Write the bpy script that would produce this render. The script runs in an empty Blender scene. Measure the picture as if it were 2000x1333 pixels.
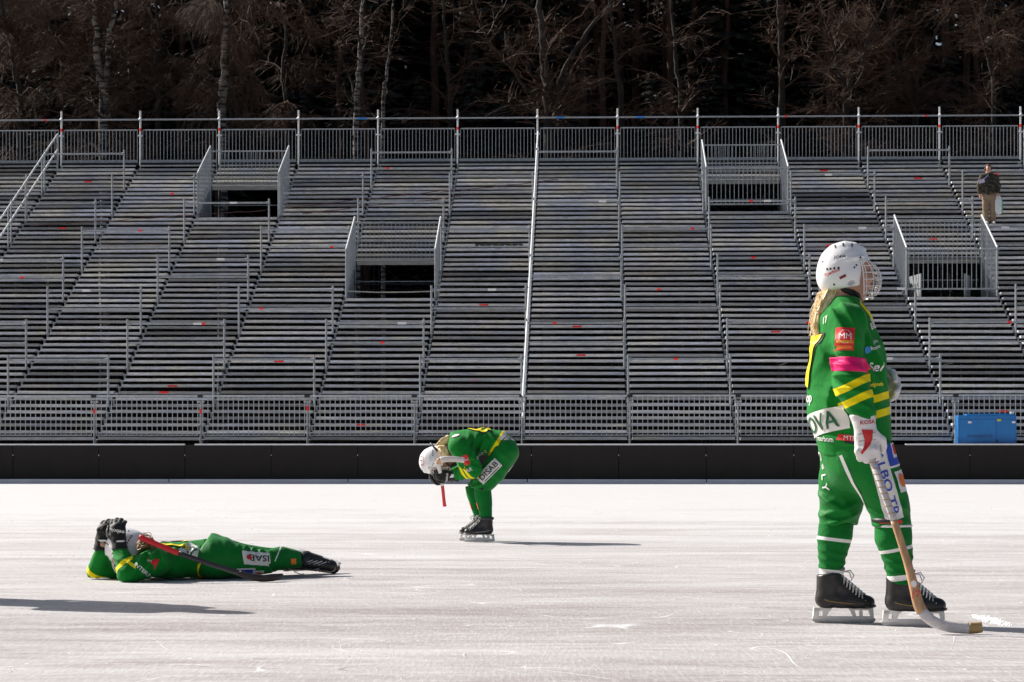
import bpy, bmesh, math, random
import numpy as np
from mathutils import Vector, Matrix, noise as mnoise
from mathutils.bvhtree import BVHTree
random.seed(7); np.random.seed(7)
C = bpy.context.scene
COL = C.collection
R = math.radians

# ------------------------------------------------------------------ camera
F_PX, H_CAM, Y_HOR = 4200.0, 0.76, 882.0
cam_d = bpy.data.cameras.new('camera'); cam = bpy.data.objects.new('camera', cam_d); COL.objects.link(cam)
cam.location = (0, 0, H_CAM); cam.rotation_euler = (R(90), 0, 0)
cam_d.sensor_width = 36; cam_d.lens = 36*F_PX/2000; cam_d.shift_y = (Y_HOR-666.5)/2000
cam_d.clip_start = 0.1; cam_d.clip_end = 2000
C.camera = cam
# ------------------------------------------------------------------ light
SUN_EL, SUN_AZ = 36.0, -60.0           # azimuth measured from +Y towards +X
w = bpy.data.worlds.new('World'); C.world = w; w.use_nodes = True
nt = w.node_tree
sky = nt.nodes.new('ShaderNodeTexSky'); sky.sky_type = 'NISHITA'; sky.sun_disc = False
sky.sun_elevation = R(SUN_EL); sky.sun_rotation = R(SUN_AZ); sky.air_density = 1.0; sky.dust_density = 4.0; sky.ozone_density = 1.0
bg = nt.nodes['Background']; bg.inputs['Strength'].default_value = 0.065
nt.links.new(sky.outputs[0], bg.inputs['Color'])
sd = bpy.data.lights.new('sun', 'SUN'); sd.energy = 5.0; sd.angle = R(0.53); sd.color = (1.0, 0.955, 0.90)
sun = bpy.data.objects.new('sun', sd); COL.objects.link(sun)
_sdir = Vector((math.sin(R(SUN_AZ))*math.cos(R(SUN_EL)), math.cos(R(SUN_AZ))*math.cos(R(SUN_EL)), math.sin(R(SUN_EL))))
sun.location = _sdir*50
sun.rotation_euler = _sdir.to_track_quat('Z', 'Y').to_euler()
vs = C.view_settings; vs.view_transform = 'Standard'; vs.look = 'None'; vs.gamma = 1.0; vs.use_curve_mapping = False
vs.exposure = 0.50
C.cycles.max_bounces = 6; C.cycles.diffuse_bounces = 4; C.cycles.transparent_max_bounces = 6

def px(x, y, Y):
    """point at depth Y seen at photo pixel x, y"""
    return Vector(((x-1000)*Y/F_PX, Y, H_CAM+(Y_HOR-y)*Y/F_PX))

# ------------------------------------------------------------------ materials
MATS = {}
def nodes_of(name):
    m = bpy.data.materials.new(name); m.use_nodes = True
    n = m.node_tree.nodes; l = m.node_tree.links
    return m, n, l, n['Principled BSDF']
def lin(r, g, b):
    f = lambda c: (c/255/12.92) if c/255 <= 0.04045 else ((c/255+0.055)/1.055)**2.4
    return (f(r), f(g), f(b), 1)
def simple(name, col, rough=0.6, metal=0.0, var=0.15, scale=12.0, bump=0.0, bscale=200.0, coat=0.0, stretch=None, spec=0.5):
    if name in MATS: return MATS[name]
    m, n, l, b = nodes_of(name)
    b.inputs['Roughness'].default_value = rough; b.inputs['Metallic'].default_value = metal
    b.inputs['Coat Weight'].default_value = coat; b.inputs['Specular IOR Level'].default_value = spec
    tc = n.new('ShaderNodeTexCoord'); nz = n.new('ShaderNodeTexNoise'); nz.inputs['Scale'].default_value = scale; nz.inputs['Detail'].default_value = 5
    src = tc.outputs['Object']
    if stretch:
        mp = n.new('ShaderNodeMapping'); mp.inputs['Scale'].default_value = stretch; l.new(src, mp.inputs[0]); src = mp.outputs[0]
    l.new(src, nz.inputs['Vector'])
    mr = n.new('ShaderNodeMapRange'); mr.inputs[1].default_value = 0.25; mr.inputs[2].default_value = 0.75
    mr.inputs[3].default_value = 1-var; mr.inputs[4].default_value = 1+var
    l.new(nz.outputs[0], mr.inputs[0])
    mx = n.new('ShaderNodeMix'); mx.data_type = 'RGBA'; mx.blend_type = 'MULTIPLY'; mx.inputs[0].default_value = 1
    mx.inputs[6].default_value = col; l.new(mr.outputs[0], mx.inputs[7]); l.new(mx.outputs[2], b.inputs['Base Color'])
    if bump:
        nb = n.new('ShaderNodeTexNoise'); nb.inputs['Scale'].default_value = bscale; nb.inputs['Detail'].default_value = 3; l.new(src, nb.inputs['Vector'])
        bp = n.new('ShaderNodeBump'); bp.inputs['Strength'].default_value = bump; bp.inputs['Distance'].default_value = 0.003
        l.new(nb.outputs[0], bp.inputs['Height']); l.new(bp.outputs[0], b.inputs['Normal'])
    MATS[name] = m
    return m

# ------------------------------------------------------------------ object helpers
def tag(o, label=None, cat=None, group=None, kind=None):
    if label: o['label'] = label
    if cat: o['category'] = cat
    if group: o['group'] = group
    if kind: o['kind'] = kind
    return o
def thing(name, label, cat, loc=(0,0,0), rotz=0.0, group=None):
    o = bpy.data.objects.new(name, None); COL.objects.link(o)
    o.location = loc; o.rotation_euler = (0, 0, rotz); o.empty_display_size = 0.2
    return tag(o, label, cat, group)
def link(name, me, parent=None, loc=None, rot=None):
    o = bpy.data.objects.new(name, me); COL.objects.link(o)
    if parent: o.parent = parent
    if loc is not None: o.location = loc
    if rot is not None: o.rotation_euler = rot
    return o
def children_of(o):
    return [c for c in o.children]
class MB:
    """collects shapes and links them as one mesh object"""
    def __init__(s): s.v = []; s.f = []; s.m = []; s.cur = 0
    def mat(s, i): s.cur = i; return s
    def add(s, vs_, fs_):
        b = len(s.v); s.v.extend([tuple(p) for p in vs_])
        for f in fs_: s.f.append(tuple(i+b for i in f)); s.m.append(s.cur)
    def box(s, c, d, rot=None):
        x, y, z = d[0]/2, d[1]/2, d[2]/2
        P = [Vector((a, b, e)) for a in (-x, x) for b in (-y, y) for e in (-z, z)]
        if rot is not None: P = [rot @ p for p in P]
        c = Vector(c)
        s.add([p+c for p in P], [(0,1,3,2),(4,6,7,5),(0,4,5,1),(2,3,7,6),(0,2,6,4),(1,5,7,3)])
        return s
    def bbox(s, c, d, bev=0.01, rot=None):
        """box with chamfered edges"""
        bm = bmesh.new(); bmesh.ops.create_cube(bm, size=1)
        for v in bm.verts: v.co = Vector((v.co.x*d[0], v.co.y*d[1], v.co.z*d[2]))
        bmesh.ops.bevel(bm, geom=list(bm.edges), offset=bev, segments=2, affect='EDGES', profile=0.5)
        c = Vector(c)
        P = [(rot @ v.co if rot is not None else v.co)+c for v in bm.verts]
        s.add(P, [[v.index for v in f.verts] for f in bm.faces]); bm.free(); return s
    def tube(s, p0, p1, r, n=6, r1=None, caps=True):
        return s.path([p0, p1], [r, r if r1 is None else r1], n, caps)
    def path(s, pts, rad, n=6, caps=True, flat=None):
        pts = [Vector(p) for p in pts]
        if not isinstance(rad, (list, tuple)): rad = [rad]*len(pts)
        V = []; up = None
        for i, p in enumerate(pts):
            t = (pts[min(i+1, len(pts)-1)]-pts[max(i-1, 0)])
            if t.length < 1e-9: t = Vector((0, 0, 1))
            t.normalize()
            if up is None:
                up = Vector((0, 0, 1)) if abs(t.z) < 0.9 else Vector((0, 1, 0))
                if flat is not None: up = Vector(flat[0])
            a = t.cross(up)
            if a.length < 1e-6: a = t.cross(Vector((1, 0, 0)))
            a.normalize(); b = a.cross(t).normalized(); up = b
            k = 1.0 if flat is None else flat[1]
            for j in range(n):
                an = 2*math.pi*(j+0.5)/n
                V.append(p+a*math.cos(an)*rad[i]+b*math.sin(an)*rad[i]*k)
        Fs = []
        for i in range(len(pts)-1):
            for j in range(n):
                k2 = (j+1) % n
                Fs.append((i*n+j, i*n+k2, (i+1)*n+k2, (i+1)*n+j))
        if caps and n > 2:
            Fs.append(tuple(range(n-1, -1, -1))); q = (len(pts)-1)*n; Fs.append(tuple(range(q, q+n)))
        s.add(V, Fs); return s
    def ball(s, c, r, seg=10, rings=7):
        c = Vector(c); rr = r if isinstance(r, (list, tuple)) else (r, r, r)
        V = [c+Vector((0, 0, rr[2]))]; Fs = []
        for i in range(1, rings):
            a = math.pi*i/rings
            for j in range(seg):
                q = 2*math.pi*j/seg
                V.append(c+Vector((rr[0]*math.sin(a)*math.cos(q), rr[1]*math.sin(a)*math.sin(q), rr[2]*math.cos(a))))
        V.append(c-Vector((0, 0, rr[2])))
        for j in range(seg): Fs.append((0, 1+j, 1+(j+1) % seg))
        for i in range(rings-2):
            for j in range(seg):
                a = 1+i*seg+j; b = 1+i*seg+(j+1) % seg
                Fs.append((a, a+seg, b+seg, b))
        L = len(V)-1; q = 1+(rings-2)*seg
        for j in range(seg): Fs.append((L, q+(j+1) % seg, q+j))
        s.add(V, Fs); return s
    def prism(s, poly, a, d):
        """poly: list of Vector points in a plane, extruded by Vector d"""
        n = len(poly); a = Vector(a); d = Vector(d)
        V = [Vector(p)+a for p in poly]+[Vector(p)+a+d for p in poly]
        Fs = [tuple(range(n-1, -1, -1)), tuple(range(n, 2*n))]
        for i in range(n): Fs.append((i, (i+1) % n, n+(i+1) % n, n+i))
        s.add(V, Fs); return s
    def mesh(s, name, mats, smooth=False):
        me = bpy.data.meshes.new(name); me.from_pydata(s.v, [], s.f)
        if not isinstance(mats, (list, tuple)): mats = [mats]
        for m in mats: me.materials.append(m)
        me.polygons.foreach_set('material_index', s.m)
        if smooth: me.polygons.foreach_set('use_smooth', [True]*len(s.f))
        me.update(); return me
    def build(s, name, mats, parent=None, smooth=False, loc=None, rot=None):
        return link(name, s.mesh(name, mats, smooth), parent, loc, rot)
def catmull(pts, n=6):
    P = [Vector(p) for p in pts]; out = []
    for i in range(len(P)-1):
        p0 = P[max(i-1, 0)]; p1 = P[i]; p2 = P[i+1]; p3 = P[min(i+2, len(P)-1)]
        for k in range(n):
            t = k/n
            out.append(0.5*((2*p1)+(p2-p0)*t+(2*p0-5*p1+4*p2-p3)*t*t+(3*p1-p0-3*p2+p3)*t**3))
    out.append(P[-1]); return out
ORD = ['zeroth','first','second','third','fourth','fifth','sixth','seventh','eighth','ninth','tenth','eleventh','twelfth','thirteenth','fourteenth','fifteenth']
# ================================================================== ICE AND GROUND
def ice_material():
    m, n, l, b = nodes_of('ice')
    tc = n.new('ShaderNodeTexCoord')
    def mapped(scale, rot=0.0):
        mp = n.new('ShaderNodeMapping'); mp.inputs['Scale'].default_value = scale; mp.inputs['Rotation'].default_value = (0, 0, rot)
        l.new(tc.outputs['Object'], mp.inputs[0]); return mp.outputs[0]
    def noise_(vec, sc, det=4, rough=0.55, dist=0.0):
        z = n.new('ShaderNodeTexNoise'); z.inputs['Scale'].default_value = sc; z.inputs['Detail'].default_value = det
        z.inputs['Roughness'].default_value = rough; z.inputs['Distortion'].default_value = dist
        l.new(vec, z.inputs['Vector']); return z.outputs[0]
    def rng(v, a, b_, c=0.0, d=1.0):
        r = n.new('ShaderNodeMapRange'); r.inputs[1].default_value = a; r.inputs[2].default_value = b_; r.inputs[3].default_value = c; r.inputs[4].default_value = d
        l.new(v, r.inputs[0]); return r.outputs[0]
    def mth(op, a, b_=None):
        q = n.new('ShaderNodeMath'); q.operation = op
        for i, v in enumerate((a, b_)):
            if v is None: continue
            if isinstance(v, (int, float)): q.inputs[i].default_value = v
            else: l.new(v, q.inputs[i])
        return q.outputs[0]
    def mixc(f, a, b_):
        q = n.new('ShaderNodeMix'); q.data_type = 'RGBA'
        if isinstance(f, (int, float)): q.inputs[0].default_value = f
        else: l.new(f, q.inputs[0])
        for i, v in ((6, a), (7, b_)):
            if isinstance(v, tuple): q.inputs[i].default_value = v
            else: l.new(v, q.inputs[i])
        return q.outputs[2]
    streak = noise_(mapped((0.35, 2.2, 1)), 1.6, 8, 0.66)
    fine = noise_(mapped((0.9, 4.5, 1), 0.03), 3.0, 6, 0.70)
    patch = noise_(mapped((0.22, 0.85, 1), 0.05), 1.0, 6, 0.66, 0.6)
    grain = noise_(mapped((1.0, 0.10, 1)), 75.0, 3, 0.75)
    frost = rng(mth('ADD', mth('ADD', mth('MULTIPLY', streak, 0.34), mth('MULTIPLY', fine, 0.28)), mth('MULTIPLY', patch, 0.38)), 0.37, 0.63)
    sx = n.new('ShaderNodeSeparateXYZ'); l.new(tc.outputs['Object'], sx.inputs[0])
    # swept frost gets denser towards the boards, with the far glare painted in too
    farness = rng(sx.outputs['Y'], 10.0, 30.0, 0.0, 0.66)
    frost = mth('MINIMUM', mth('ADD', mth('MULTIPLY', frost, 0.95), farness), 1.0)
    # skate cuts: thin level lines of several warped noises
    def scratch(vec, sc, wdt, dist, lev=0.5):
        v = noise_(vec, sc, 0.0, 0.4, dist)
        d = mth('ABSOLUTE', mth('SUBTRACT', v, lev))
        return rng(d, 0.0, wdt, 1.0, 0.0)
    cuts = [scratch(mapped((1, 1.3, 1), 0.3), 0.8, 0.0024, 0.6), scratch(mapped((1, 1, 1), 1.2), 0.55, 0.0012, 1.2), scratch(mapped((1.2, .8, 1), 2.1), 0.9, 0.0022, 0.3, 0.46),
            scratch(mapped((.7, 1.5, 1), 0.8), 0.7, 0.0024, 0.8, 0.56), scratch(mapped((1, 1, 1), 2.7), 0.5, 0.0014, 0.2, 0.42), scratch(mapped((.6, 2.6, 1), 0.15), 0.8, 0.0030, 0.2, 0.52), scratch(mapped((.5, 3.0, 1), -0.2), 1.0, 0.0035, 0.3, 0.47)]
    brk = rng(noise_(mapped((1, 1, 1)), 2.3, 3), 0.46, 0.60)
    brk2 = rng(noise_(mapped((1.7, 1, 1), 0.7), 1.4, 3), 0.44, 0.58)
    brk3 = rng(noise_(mapped((1, 1.4, 1), 1.9), 1.8, 3), 0.45, 0.6)
    white = mth('MULTIPLY', cuts[0], brk)
    for q, c_ in enumerate(cuts[1:]): white = mth('MAXIMUM', white, mth('MULTIPLY', c_, (brk2, brk3, brk)[q % 3]))
    dark = mth('MULTIPLY', mth('MULTIPLY', scratch(mapped((0.3, 3.0, 1), -0.1), 1.7, 0.005, 0.2), brk2), 0.55)
    dark = mth('MAXIMUM', dark, mth('MULTIPLY', mth('MULTIPLY', scratch(mapped((1, 1, 1), 0.5), 0.6, 0.0016, 0.7, .54), brk3), 0.6))
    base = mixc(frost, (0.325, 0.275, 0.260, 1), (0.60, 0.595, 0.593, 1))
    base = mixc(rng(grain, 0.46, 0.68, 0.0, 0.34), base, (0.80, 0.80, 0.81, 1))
    base = mixc(dark, base, (0.22, 0.20, 0.20, 1))
    base = mixc(mth('MULTIPLY', white, 0.78), base, (0.88, 0.89, 0.90, 1))
    # snow dust specks
    sp = n.new('ShaderNodeTexVoronoi'); sp.inputs['Scale'].default_value = 5.0; l.new(mapped((1, 1, 1)), sp.inputs['Vector'])
    speck = rng(sp.outputs['Distance'], 0.03, 0.055, 1.0, 0.0)
    base = mixc(mth('MULTIPLY', speck, brk), base, (0.87, 0.88, 0.89, 1))
    l.new(base, b.inputs['Base Color'])
    l.new(rng(frost, 0, 1, 0.34, 0.62), b.inputs['Roughness'])
    b.inputs['Specular IOR Level'].default_value = 0.18
    h = mth('ADD', mth('MULTIPLY', fine, 0.5), mth('ADD', mth('MULTIPLY', white, 0.6), mth('MULTIPLY', streak, 0.6)))
    bp = n.new('ShaderNodeBump'); bp.inputs['Strength'].default_value = 0.35; bp.inputs['Distance'].default_value = 0.01
    l.new(mth('ADD', h, mth('MULTIPLY', grain, 0.5)), bp.inputs['Height']); l.new(bp.outputs[0], b.inputs['Normal'])
    return m
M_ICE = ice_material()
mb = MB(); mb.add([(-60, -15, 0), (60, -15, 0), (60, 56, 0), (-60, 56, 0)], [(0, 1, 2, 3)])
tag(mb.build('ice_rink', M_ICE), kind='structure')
M_SOIL = simple('forest_soil', (0.012, 0.008, 0.005, 1), 0.95, var=0.5, scale=0.8, bump=0.6, bscale=6, spec=0.0)
# ground under and behind the stand, rising to a wooded hill
def hill_z(x, y):
    p = [(40, -0.06), (73, -0.06), (80, 3.0), (88, 7.0), (100, 13.0), (120, 20.5), (150, 29), (190, 29.5), (260, 28)]
    z = p[0][1]
    for (a, za), (b, zb) in zip(p, p[1:]):
        if y >= a: z = za+(zb-za)*min(1, (y-a)/(b-a))
    amp = min(1, max(0, (y-74)/12))
    return z+amp*(1.6*mnoise.noise((x*0.05, y*0.05, 3.1))+0.5*mnoise.noise((x*0.25, y*0.25, 1.7)))
gx = np.linspace(-150, 150, 121); gy = np.concatenate([np.linspace(-200, 55, 6), np.linspace(56, 160, 70), np.linspace(170, 600, 8)])
V = []; Fq = []
for j, yy in enumerate(gy):
    for i, xx in enumerate(gx):
        xs = xx*(1 if yy < 160 else 4)
        V.append((xs, yy, hill_z(xs, yy)))
for j in range(len(gy)-1):
    for i in range(len(gx)-1):
        a = j*len(gx)+i; Fq.append((a, a+1, a+1+len(gx), a+len(gx)))
mb = MB(); mb.add(V, Fq)
tag(mb.build('wooded_hill', M_SOIL, smooth=True), kind='structure')
# ================================================================== STAND FRAME OF REFERENCE
PSI, D0, XO = 0.0327, 51.34, 0.239
BAY = 2.57; DZ, DD = 0.1678, 0.3294; Z0 = 1.069; NROW = 53
cP, sP = math.cos(PSI), math.sin(PSI)
def S(u, w_, z): return Vector((XO+u*cP+w_*sP, D0-u*sP+w_*cP, z))
def row_z(k): return Z0+k*DZ          # centre height of the front edge of row k
def row_w(k): return 0.10+k*DD
def to_uw(xp, w_):
    """u on the vertical plane w for a photo column"""
    t = (xp-1000)/F_PX
    # XO+u c + w s = t*(D0-u s+w c)
    return (t*(D0+w_*cP)-XO-w_*sP)/(cP+t*sP)
L0, L1 = -16, 11                         # bay lines built; unseen end bays added to keep sun from under the stand
M_TUBE = simple('galvanised_tube', (0.30, 0.32, 0.34, 1), 0.48, 0.3, 0.25, 9, 0.15, 60)
M_TUBE_SUNLIT = simple('galvanised_tube_sunlit', (0.72, 0.73, 0.73, 1), 0.35, 0.25, 0.12, 9)  # pale copy of the tube steel with sunlight put into its colour
M_SHADESTEEL = simple('shaded_steel', (0.018, 0.018, 0.020, 1), 0.7, 0.2, 0.3, 9)  # near-black copy: shade below the decks is put into the colour
M_RED = simple('red_sticker', (0.95, 0.014, 0.006, 1), 0.45, var=0.04)
M_BLUE = simple('blue_sticker', (0.02, 0.20, 0.55, 1), 0.5, var=0.05)
M_WHITE = simple('white_sticker', (0.75, 0.75, 0.76, 1), 0.5, var=0.05)
M_BLACK = simple('black_plastic', (0.012, 0.012, 0.013, 1), 0.5, var=0.2)
def plank_material():
    m, n, l, b = nodes_of('deck_plank')
    at = n.new('ShaderNodeAttribute'); at.attribute_name = 'tone'
    tc = n.new('ShaderNodeTexCoord'); oi = n.new('ShaderNodeObjectInfo')
    ad = n.new('ShaderNodeVectorMath'); ad.operation = 'ADD'
    cx = n.new('ShaderNodeCombineXYZ'); ml = n.new('ShaderNodeMath'); ml.operation = 'MULTIPLY'; ml.inputs[1].default_value = 70
    l.new(oi.outputs['Random'], ml.inputs[0]); l.new(ml.outputs[0], cx.inputs[0]); l.new(tc.outputs['Object'], ad.inputs[0]); l.new(cx.outputs[0], ad.inputs[1])
    mp = n.new('ShaderNodeMapping'); mp.inputs['Scale'].default_value = (2.2, 9, 14); l.new(ad.outputs[0], mp.inputs[0])
    nz = n.new('ShaderNodeTexNoise'); nz.inputs['Scale'].default_value = 1.6; nz.inputs['Detail'].default_value = 7; nz.inputs['Roughness'].default_value = 0.7; l.new(mp.outputs[0], nz.inputs['Vector'])
    mr = n.new('ShaderNodeMapRange'); mr.inputs[1].default_value = 0.18; mr.inputs[2].default_value = 0.62; mr.inputs[3].default_value = 0.42; mr.inputs[4].default_value = 1.2; l.new(nz.outputs[0], mr.inputs[0])
    nt2 = n.new('ShaderNodeTexNoise'); nt2.inputs['Scale'].default_value = 0.9; nt2.inputs['Detail'].default_value = 2; l.new(ad.outputs[0], nt2.inputs['Vector'])
    cr = n.new('ShaderNodeValToRGB'); e = cr.color_ramp.elements
    e[0].position = 0.38; e[0].color = (0.45, 0.455, 0.50, 1); e[1].position = 0.62; e[1].color = (0.53, 0.505, 0.46, 1); l.new(nt2.outputs[0], cr.inputs[0])
    m1 = n.new('ShaderNodeMix'); m1.data_type = 'RGBA'; m1.blend_type = 'MULTIPLY'; m1.inputs[0].default_value = 1; l.new(cr.outputs[0], m1.inputs[6]); l.new(mr.outputs[0], m1.inputs[7])
    m2 = n.new('ShaderNodeMix'); m2.data_type = 'RGBA'; m2.blend_type = 'MULTIPLY'; m2.inputs[0].default_value = 1; l.new(m1.outputs[2], m2.inputs[6]); l.new(at.outputs['Fac'], m2.inputs[7])
    l.new(m2.outputs[2], b.inputs['Base Color']); b.inputs['Roughness'].default_value = 0.6
    return m
M_PLANK = plank_material()
def plank_shape(mb, c, rnd):
    """deck plank: front edge profile with a thin top lip, a recessed web and a bottom lip"""
    x0, x1 = c[0]-(BAY-0.13)/2, c[0]+(BAY-0.13)/2; y = c[1]; z = c[2]
    prof = [(0.0, 0.036), (0.0, 0.022), (0.007, 0.020), (0.007, -0.024), (0.0, -0.026), (0.0, -0.036), (0.325, -0.036), (0.325, 0.036)]
    n = len(prof); Vv = []
    for xx, sag in ((x0, 0), (x1, rnd)):
        for a, b in prof: Vv.append((xx, y+a, z+b+sag))
    Ff = [tuple(range(n)), tuple(range(2*n-1, n-1, -1))]+[(i, n+i, n+(i+1) % n, (i+1) % n) for i in range(n)]
    mb.add(Vv, Ff)
def set_tone(me, vals):
    a = me.attributes.new('tone', 'FLOAT', 'POINT'); a.data.foreach_set('value', vals)
NT = 12
TONES = [0.46, 0.70, 0.90, 1.06, 1.14, 1.22, 1.30, 1.36, 0.62, 1.42, 1.0, 1.18]
plank_meshes = []
for i in range(NT):
    mb = MB(); plank_shape(mb, (0, 0, 0), random.uniform(-0.012, 0.012)); me = mb.mesh('plank', M_PLANK); set_tone(me, [TONES[i]]*len(me.vertices)); plank_meshes.append(me)
VOMS = [(-4, 40, False), (-2, 23, False), (2, 41, True), (4, 23, True)]   # bay start line, front row, fence across the mouth
def in_vom(line, k):
    return any(line == a and r < k <= r+7 for a, r, g in VOMS)
stand = thing('grandstand', 'long steel scaffold grandstand with dozens of grey plank steps behind the black boards', 'grandstand', S(0, 0, 0), -PSI)
cells = [(k, j) for k in range(NROW) for j in range(L0, L1) if not in_vom(j, k)]
def seen(j, k):
    a = S(j*BAY, row_w(k), 0); b_ = S((j+1)*BAY, row_w(k), 0)
    return 1000+F_PX*b_.x/b_.y > 0 and 1000+F_PX*a.x/a.y < 2000
vis = [c for c in cells if seen(c[1], c[0])]
PARTS = set(vis[:298])
mbs = MB(); tones = []
for k, j in cells:
    if (k, j) in PARTS:
        o = link('plank', random.choice(plank_meshes), stand, ((j+0.5)*BAY, row_w(k), row_z(k)+random.uniform(-0.008, 0.008)))
    else:
        n0 = len(mbs.v); plank_shape(mbs, ((j+0.5)*BAY, row_w(k), row_z(k)+random.uniform(-0.008, 0.008)), random.uniform(-0.012, 0.012))
        tones += [random.choice(TONES)]*(len(mbs.v)-n0)
me = mbs.mesh('upper_planks', M_PLANK); set_tone(me, tones)
tag(link('upper_plank_deck', me, stand), kind='stuff')
# sloping stringers with a bracket under every step, one per bay line
def stringer_mesh():
    mb = MB()
    for k in range(NROW):
        mb.mat(0); z = row_z(k); y = row_w(k)
        mb.box((0, y+0.05, z-0.085), (0.045, 0.05, 0.115))
        mb.mat(1); mb.box((0, y+0.17, z-0.062), (0.05, 0.26, 0.05)); mb.mat(0)
        mb.tube((-0.05, y+0.03, z-0.03), (0.05, y+0.03, z-0.03), 0.02, 5)
    mb.mat(1)
    a = Vector((0, row_w(0)+0.2, row_z(0)-0.36)); b_ = Vector((0, row_w(NROW-1)+0.3, row_z(NROW-1)-0.33))
    mb.tube(a, b_, 0.04, 6)
    return mb.mesh('stringer', [M_TUBE, M_SHADESTEEL])
sm = stringer_mesh()
for L in range(L0, L1+1): link('stringer', sm, stand, (L*BAY, 0, 0))
# scaffold standards, ledgers and braces below the decks
def under_mesh():
    mb = MB()
    for q in range(0, 53, 6):
        y = row_w(q)+0.15; z = row_z(q)-0.15
        mb.tube((0, y, -0.05), (0, y, z), 0.026, 5)
        for zz in np.arange(1.5, z, 2.0): mb.tube((0, y, zz), (0, min(y+6*DD, row_w(52)+0.5), zz), 0.022, 4)
        if z > 2.2 and q < 48: mb.tube((0, y, z-0.4), (0, y+6*DD, max(0.2, z-2.4)), 0.022, 4)
    y = row_w(52)+0.45; mb.tube((0, y, -0.05), (0, y, row_z(52)), 0.026, 5)
    return mb.mesh('support_frame', M_SHADESTEEL)
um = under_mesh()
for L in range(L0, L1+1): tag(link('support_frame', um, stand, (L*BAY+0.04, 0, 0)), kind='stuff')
mb = MB()
for q in range(0, 53, 6):
    for zz in np.arange(1.5, row_z(q)-0.2, 2.0): mb.tube((L0*BAY, row_w(q)+0.15, zz+0.05), (L1*BAY, row_w(q)+0.15, zz+0.05), 0.022, 4)
for L in range(L0, L1):
    for q in (12, 24, 36, 48):
        mb.tube((L*BAY, row_w(q)+0.2, row_z(q)-0.4), ((L+1)*BAY, row_w(q)+0.2, max(0.3, row_z(q)-2.3)), 0.022, 4)
mb.build('cross_bracing', M_SHADESTEEL, stand)
# back toe board above the last row
WT = row_w(NROW-1)+0.55
ZT = H_CAM+(Y_HOR-318)*(D0+WT)/F_PX     # deck level along the back
for j in range(L0, L1):
    mb = MB().box(((j+0.5)*BAY, WT-0.10, ZT+0.08), (BAY-0.12, 0.03, 0.09)); mb.build('toe_board', M_TUBE, stand)
mb = MB()
for j in range(L0, L1): mb.box(((j+0.5)*BAY, WT+0.25, ZT-0.02), (BAY-0.1, 0.9, 0.05))
mb.build('back_walkway', M_SHADESTEEL, stand)
for j in range(L0, L1): MB().tube((j*BAY+0.06, WT-0.36, ZT-0.10), ((j+1)*BAY-0.06, WT-0.36, ZT-0.10), 0.024, 6).build('ledger_tube', M_TUBE, stand)
# red stickers on step fronts
for xp, yp in [(172,355),(1609,333),(1793,355),(1823,467),(945,597),(1127,638),(1515,648),(1135,694),(545,706),(925,742),(337,755),(320,767),(706,829),(1960,805),(122,447)]:
    kb = min(range(NROW), key=lambda k: abs(Y_HOR-F_PX*(row_z(k)-H_CAM)/(D0+row_w(k))-yp))
    u = to_uw(xp, row_w(kb))
    MB().box((u, row_w(kb)-0.001, row_z(kb)), (0.24, 0.006, 0.042)).build('red_sticker', M_RED, stand)
# ================================================================== FRONT FENCE (one panel per bay)
SIDE = {-1: 'towards the lying player', 1: 'towards the blue cabinet'}
M_FENCE = simple('fence_steel', (0.46, 0.48, 0.50, 1), 0.42, 0.25, 0.2, 9)
def bar_mesh(h, r, m=None): return MB().tube((0, 0, 0), (0, 0, h), r, 6, caps=False).mesh('bar', m or M_TUBE)
FB0 = H_CAM+(Y_HOR-851)*D0/F_PX; FB1 = H_CAM+(Y_HOR-773.5)*D0/F_PX
bm_f = bar_mesh(FB1-FB0, 0.0095, M_FENCE)
def side_text(j):
    return (j+1, 1) if j >= 0 else (-j, -1)
def fence_rails():
    return (MB().bbox((BAY/2, 0, FB1), (BAY-0.02, 0.035, 0.045), 0.008).mesh('top_rail', M_FENCE), MB().tube((0.05, 0, FB0), (BAY-0.05, 0, FB0), 0.018, 6).mesh('bottom_rail', M_TUBE),
            MB().tube((0, 0.06, 0.0), (0, 0.06, FB1-0.12), 0.026, 8).tube((-0.09, 0.05, FB1-0.14), (0.09, 0.05, FB1-0.14), 0.022, 6).tube((-0.07, 0.05, FB0+0.24), (0.07, 0.05, FB0+0.24), 0.018, 6).mesh('post', M_TUBE),
            MB().bbox((0, 0.0, FB1-0.005), (0.13, 0.07, 0.075), 0.012).mesh('rail_clamp', M_BLACK))
fr = fence_rails()
for j in range(-6, 6):
    n_, sd_ = side_text(j)
    t = thing('fence_panel', f'barred fence panel at the stand foot, {ORD[n_]} from the long handrail {SIDE[sd_]}', 'fence panel', S(j*BAY, -0.06, 0), -PSI, 'fence panels along the foot of the stand')
    link('top_rail', fr[0], t); link('bottom_rail', fr[1], t); link('post', fr[2], t, (0, 0, 0)); link('rail_clamp', fr[3], t)
    for i in range(21): link('bar', bm_f, t, (0.06+i*(BAY-0.12)/20, 0, FB0))
    if j in (-4, -3): MB().box((0, 0.03, 1.72), (0.055, 0.012, 0.10)).build('red_sticker', M_RED, t)
    if j == -3: MB().box((BAY, 0.03, 1.79), (0.055, 0.012, 0.11)).build('red_sticker', M_RED, t)
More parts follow.
